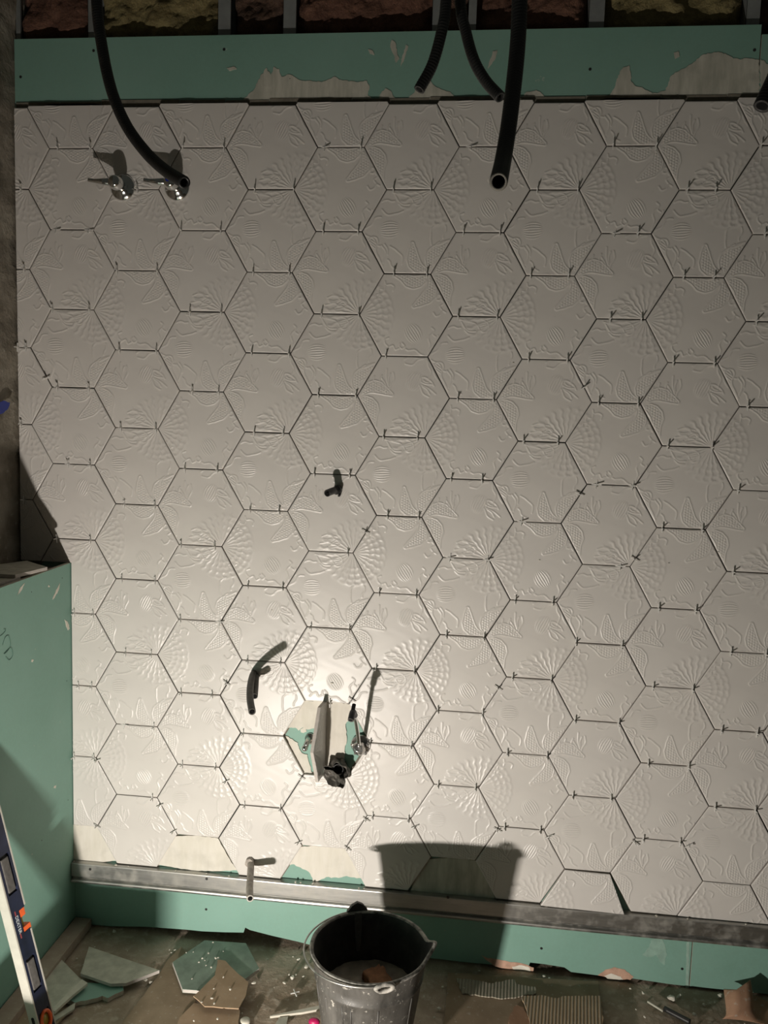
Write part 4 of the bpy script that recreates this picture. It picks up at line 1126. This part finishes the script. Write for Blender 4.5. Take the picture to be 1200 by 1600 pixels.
slab('cardboard_piece', [(700, 1520), (935, 1533), (945, 1640), (690, 1640)], .005, .003, [MHB], 'large dark cardboard sheet on the floor right of the bucket', 'cardboard', 23, .002, .03)
slab('cardboard_piece', [(714, 1528), (722, 1552), (790, 1560), (838, 1552), (836, 1542), (806, 1537), (804, 1530), (770, 1536)], .009, .003, [MCARDG], 'dusty corrugated cardboard strip near the torn board edge', 'cardboard', 24, .003, .012)
slab('cardboard_piece', [(815, 1557), (846, 1555), (872, 1560), (880, 1556), (938, 1556), (941, 1580), (945, 1640), (838, 1640), (826, 1590)], .012, .004, [MCARD2], 'corrugated brown cardboard piece with bright ribs', 'cardboard', 25, .002, .012)
slab('cardboard_piece', [(806, 1570), (818, 1574), (830, 1600), (820, 1640), (800, 1630), (795, 1590)], .009, .004, [MPAP], 'small reddish cardboard scrap left of the ribbed piece', 'cardboard', 26, .002, .012)
# curled kraft paper standing against the board at the right
bm = bmesh.new(); G = []
base = [(1128, 1590), (1140, 1592), (1160, 1596), (1185, 1600), (1215, 1606)]
topp = [(1131, 1547), (1150, 1543), (1173, 1532), (1178, 1560), (1222, 1600)]
for r in range(9):
    row = []
    for k in range(5):
        b = atz(*base[k], .004); tp = aty(*topp[k], -.035 - .02 * math.sin(k * 1.7))
        q = r / 8; p = b.lerp(tp, q); p.y -= .022 * math.sin(PI * q) ; p += Vector((0, 1, .6)) * noise.noise(p * 22) * .016
        p.z = max(p.z, .003)
        row.append(bm.verts.new(p))
    G.append(row)
for r in range(8):
    for k in range(4): bm.faces.new((G[r][k], G[r][k + 1], G[r + 1][k + 1], G[r + 1][k]))
bmesh.ops.subdivide_edges(bm, edges=list(bm.edges), cuts=2, use_grid_fill=True)
o = bm_obj('kraft_paper', bm, [MPAP], smooth=True); md = o.modifiers.new('thickness', 'SOLIDIFY'); md.thickness = .0012; tag(o, 'crumpled brown paper standing up in the right corner', 'paper')
# small sticks
def rod(name, p0, p1, r, mat, label, cat, z=None):
    a = atz(*p0, z or r + .002); b = atz(*p1, z or r + .002)
    bm = bmesh.new(); add_tube(bm, resample([a, b], .01), r, 12); o = bm_obj(name, bm, [mat], smooth=True); tag(o, label, cat); return o
rod('black_rod', (1038, 1576), (1078, 1597), .0075, MBLK, 'short black rod on the floor near the crumpled paper', 'rod')
rod('thin_rod', (1012, 1565), (1036, 1580), .003, MTSC, 'thin pale stick left of the short black rod', 'stick')
a = atz(422, 1588, .008); b = atz(502, 1572, .012); dv = (b - a).normalized(); sv = Vector((-dv.y, dv.x, 0))
bm = bmesh.new(); P = [a, a + (b - a) * .5 - sv * .007, a + (b - a) * .6 - sv * .009, b - sv * .010, b + sv * .004, a + sv * .003]
add_prism(bm, P, Vector((0, 0, -.006))); o = bm_obj('plastic_strip', bm, [MWSTRIP]); tag(o, 'white plastic strip on the floor left of the bucket', 'strip')
slab('tile_offcut', [(436, 1590), (450, 1588), (447, 1604), (438, 1612), (426, 1606)], .006, .004, [MTSC], 'tiny pale offcut under the white plastic strip', 'tile offcut', 19, .001, .01)
bm = bmesh.new(); bmesh.ops.create_uvsphere(bm, u_segments=20, v_segments=12, radius=.014)
for v in bm.verts: v.co = Vector((v.co.x * 1.1, v.co.y * .8, v.co.z * .7))
pm = atz(491, 1597, .010); o = bm_obj('plastic_scrap', bm, [MMAG], smooth=True, loc=(pm.x, pm.y, .011)); tag(o, 'magenta plastic scrap on the floor against the bucket', 'plastic scrap')
bm = bmesh.new(); pc_ = atz(383, 1594, .01); add_lathe(bm, [(.0005, .010), (.010, .0105), (.0135, .008), (.014, .0), (.0005, .0)], (0, 0, 0), 24)
o = bm_obj('plastic_plug', bm, [MWSTRIP], smooth=True, loc=(pc_.x, pc_.y, .002)); tag(o, 'round beige plug on the floor below the cardboard', 'plug')
# floor spacer cross
o = link('tile_spacer', SPM, loc=(0, 0, 0)); pz = atz(460, 1549, .004); o.location = (pz.x, pz.y, .0045); o.rotation_euler = (0, PI / 2, .5); tag(o, 'stray white cross spacer lying on the floor left of the bucket', 'tile spacer')
# crumbs
def crumb_mesh(seed, flat=.5):
    bm = bmesh.new(); bmesh.ops.create_icosphere(bm, subdivisions=2, radius=1)
    for v in bm.verts:
        p = v.co.copy(); s_ = 1 + .55 * noise.noise(p * 1.4 + Vector((seed * 3.1, 0, 0))) + .2 * noise.noise(p * 4 + Vector((0, seed, 0)))
        v.co = Vector((p.x * s_, p.y * s_ * .75, p.z * s_ * flat))
    me = bpy.data.meshes.new('plaster_crumb'); bm.to_mesh(me); bm.free(); me.materials.append(MCRUMB); return me
CM = [crumb_mesh(k) for k in range(6)]
rc = random.Random(9)
def where(x, y):
    if x < .30: return 'near the left wall'
    if x < .56: return 'round the whole floor tile'
    if x < .82: return 'between the cardboard and the bucket'
    if x < 1.15: return 'beside or behind the bucket'
    if x < 1.55: return 'round the corrugated cardboard'
    return 'in the right corner'
def crumb(p, s, label, group, flat=None):
    o = link('plaster_crumb', CM[rc.randrange(6)], loc=p, rot=(rc.uniform(-.3, .3), rc.uniform(-.3, .3), rc.uniform(0, 6.3))); o.scale = (s, s, s)
    if label == FLB:
        size = 'chip-sized' if s > .0055 else 'small' if s > .0026 else 'tiny'
        label = f'{size} pale plaster crumb on the dusty floor {where(p[0], p[1])}'; group = f'{size} plaster crumbs {where(p[0], p[1])}'
    tag(o, label, 'crumb', group)
FG = 'pale plaster crumbs scattered on the floor'
FLB = 'pale plaster crumb lying among the rubble on the dusty floor'
for x, y, s in [(457, 1527, .0075), (444, 1536, .005), (478, 1511, .006), (482, 1509, .004), (474, 1526, .003), (466, 1499, .005), (397, 1536, .006), (364, 1560, .003), (330, 1545, .004), (349, 1527, .0035),
                (692, 1542, .004), (727, 1547, .009), (735, 1550, .007), (686, 1576, .007), (678, 1590, .004), (698, 1572, .0035), (712, 1570, .003), (765, 1536, .003), (829, 1548, .009), (824, 1543, .006), (850, 1526, .006), (858, 1529, .005),
                (320, 1473, .0028), (273, 1485, .004), (268, 1489, .003), (228, 1530, .008), (235, 1535, .005), (180, 1453, .006), (148, 1480, .003), (1050, 1560, .012), (1062, 1556, .007), (1085, 1585, .006), (1100, 1570, .005), (1125, 1556, .008), (1005, 1552, .005), (985, 1545, .004), (655, 1540, .004)]:
    p = atz(x, y, s * .4); crumb((p.x, min(p.y, -.006), s * .35 + .001), s, FLB, FG)
for k in range(240):
    x = rc.uniform(.04, 2.1); y = -rc.uniform(.01, .55)
    if (Vector((x, y, 0)) - Vector((BC.x, BC.y, 0))).length < .125 or x < .06: continue
    s = rc.choice((.0012, .0015, .002, .0025, .0035))
    crumb((x, y, s * .4 + .0015), s, FLB, FG)
# crumbs on the whole tile and cardboard
for x, y in [(316, 1497), (311, 1503), (320, 1500), (326, 1489), (302, 1487), (333, 1472), (300, 1529), (322, 1508), (330, 1511), (337, 1497), (341, 1496), (291, 1488), (349, 1486)]:
    s = rc.uniform(.0018, .0042); p = atz(x, y, .024); crumb((p.x, p.y, .0225 + s * .35), s, 'pale plaster crumb lying on the back of the whole floor tile', 'crumbs on the floor tile')
for x, y in [(349, 1527), (334, 1545), (315, 1566), (331, 1560), (360, 1546), (340, 1592), (303, 1595), (335, 1568)]:
    s = rc.uniform(.002, .0045); p = atz(x, y, .028); crumb((p.x, p.y, .0275 + s * .3), s, 'pale plaster crumb lying on the brown cardboard scrap', 'crumbs on the cardboard')
# crumbs on the rail
for x, y in [(116, 1350), (201, 1354), (182, 1350), (323, 1372), (358, 1372), (462, 1381), (470, 1380), (489, 1383), (561, 1391), (853, 1425), (924, 1427), (964, 1432), (1074, 1443), (1163, 1468), (561, 1388), (569, 1389), (1025, 1436), (275, 1360)]:
    s = rc.uniform(.002, .0045); p = aty(x, y, -.006); crumb((p.x, -.008, .2212 + s * .3), s, 'pale plaster crumb resting on top of the steel rail', 'crumbs on the steel rail')
# chips of adhesive on the tiled face
for x, y in [(519, 1067), (802, 567), (843, 875), (1045, 880), (1122, 862), (360, 555), (425, 953)]:
    p = aty(x, y, -.001); s = .0022 if x != 519 else .0045
    o = link('mortar_chip', CM[1], loc=(p.x, -.001, p.z)); o.scale = (s, s, s)
    tag(o, 'tiny dark chip stuck to the face of the tiling', 'chip', 'chips stuck to the tiling')
    if x == 519: o['label'] = 'dark chip stuck above the upturned half tile'

# empty box added below the view to cast the shadow low at the left
t = empty('shadow_blocker_box', (.25, -1.10, 0)); tag(t, 'open empty cardboard box added below the view to shade the lower left', 'box')
bm = bmesh.new()
W_, D_, H_ = .147, .10, .160
add_box(bm, (-W_, -D_, 0), (W_, D_, .004))
for lo_, hi_ in (((-W_, -D_, 0), (W_, -D_ + .004, H_)), ((-W_, D_ - .004, 0), (W_, D_, H_)), ((-W_, -D_, 0), (-W_ + .004, D_, H_)), ((W_ - .004, -D_, 0), (W_, D_, H_))): add_box(bm, lo_, hi_)
bm_obj('blocker_carton', bm, [MCARD], t)
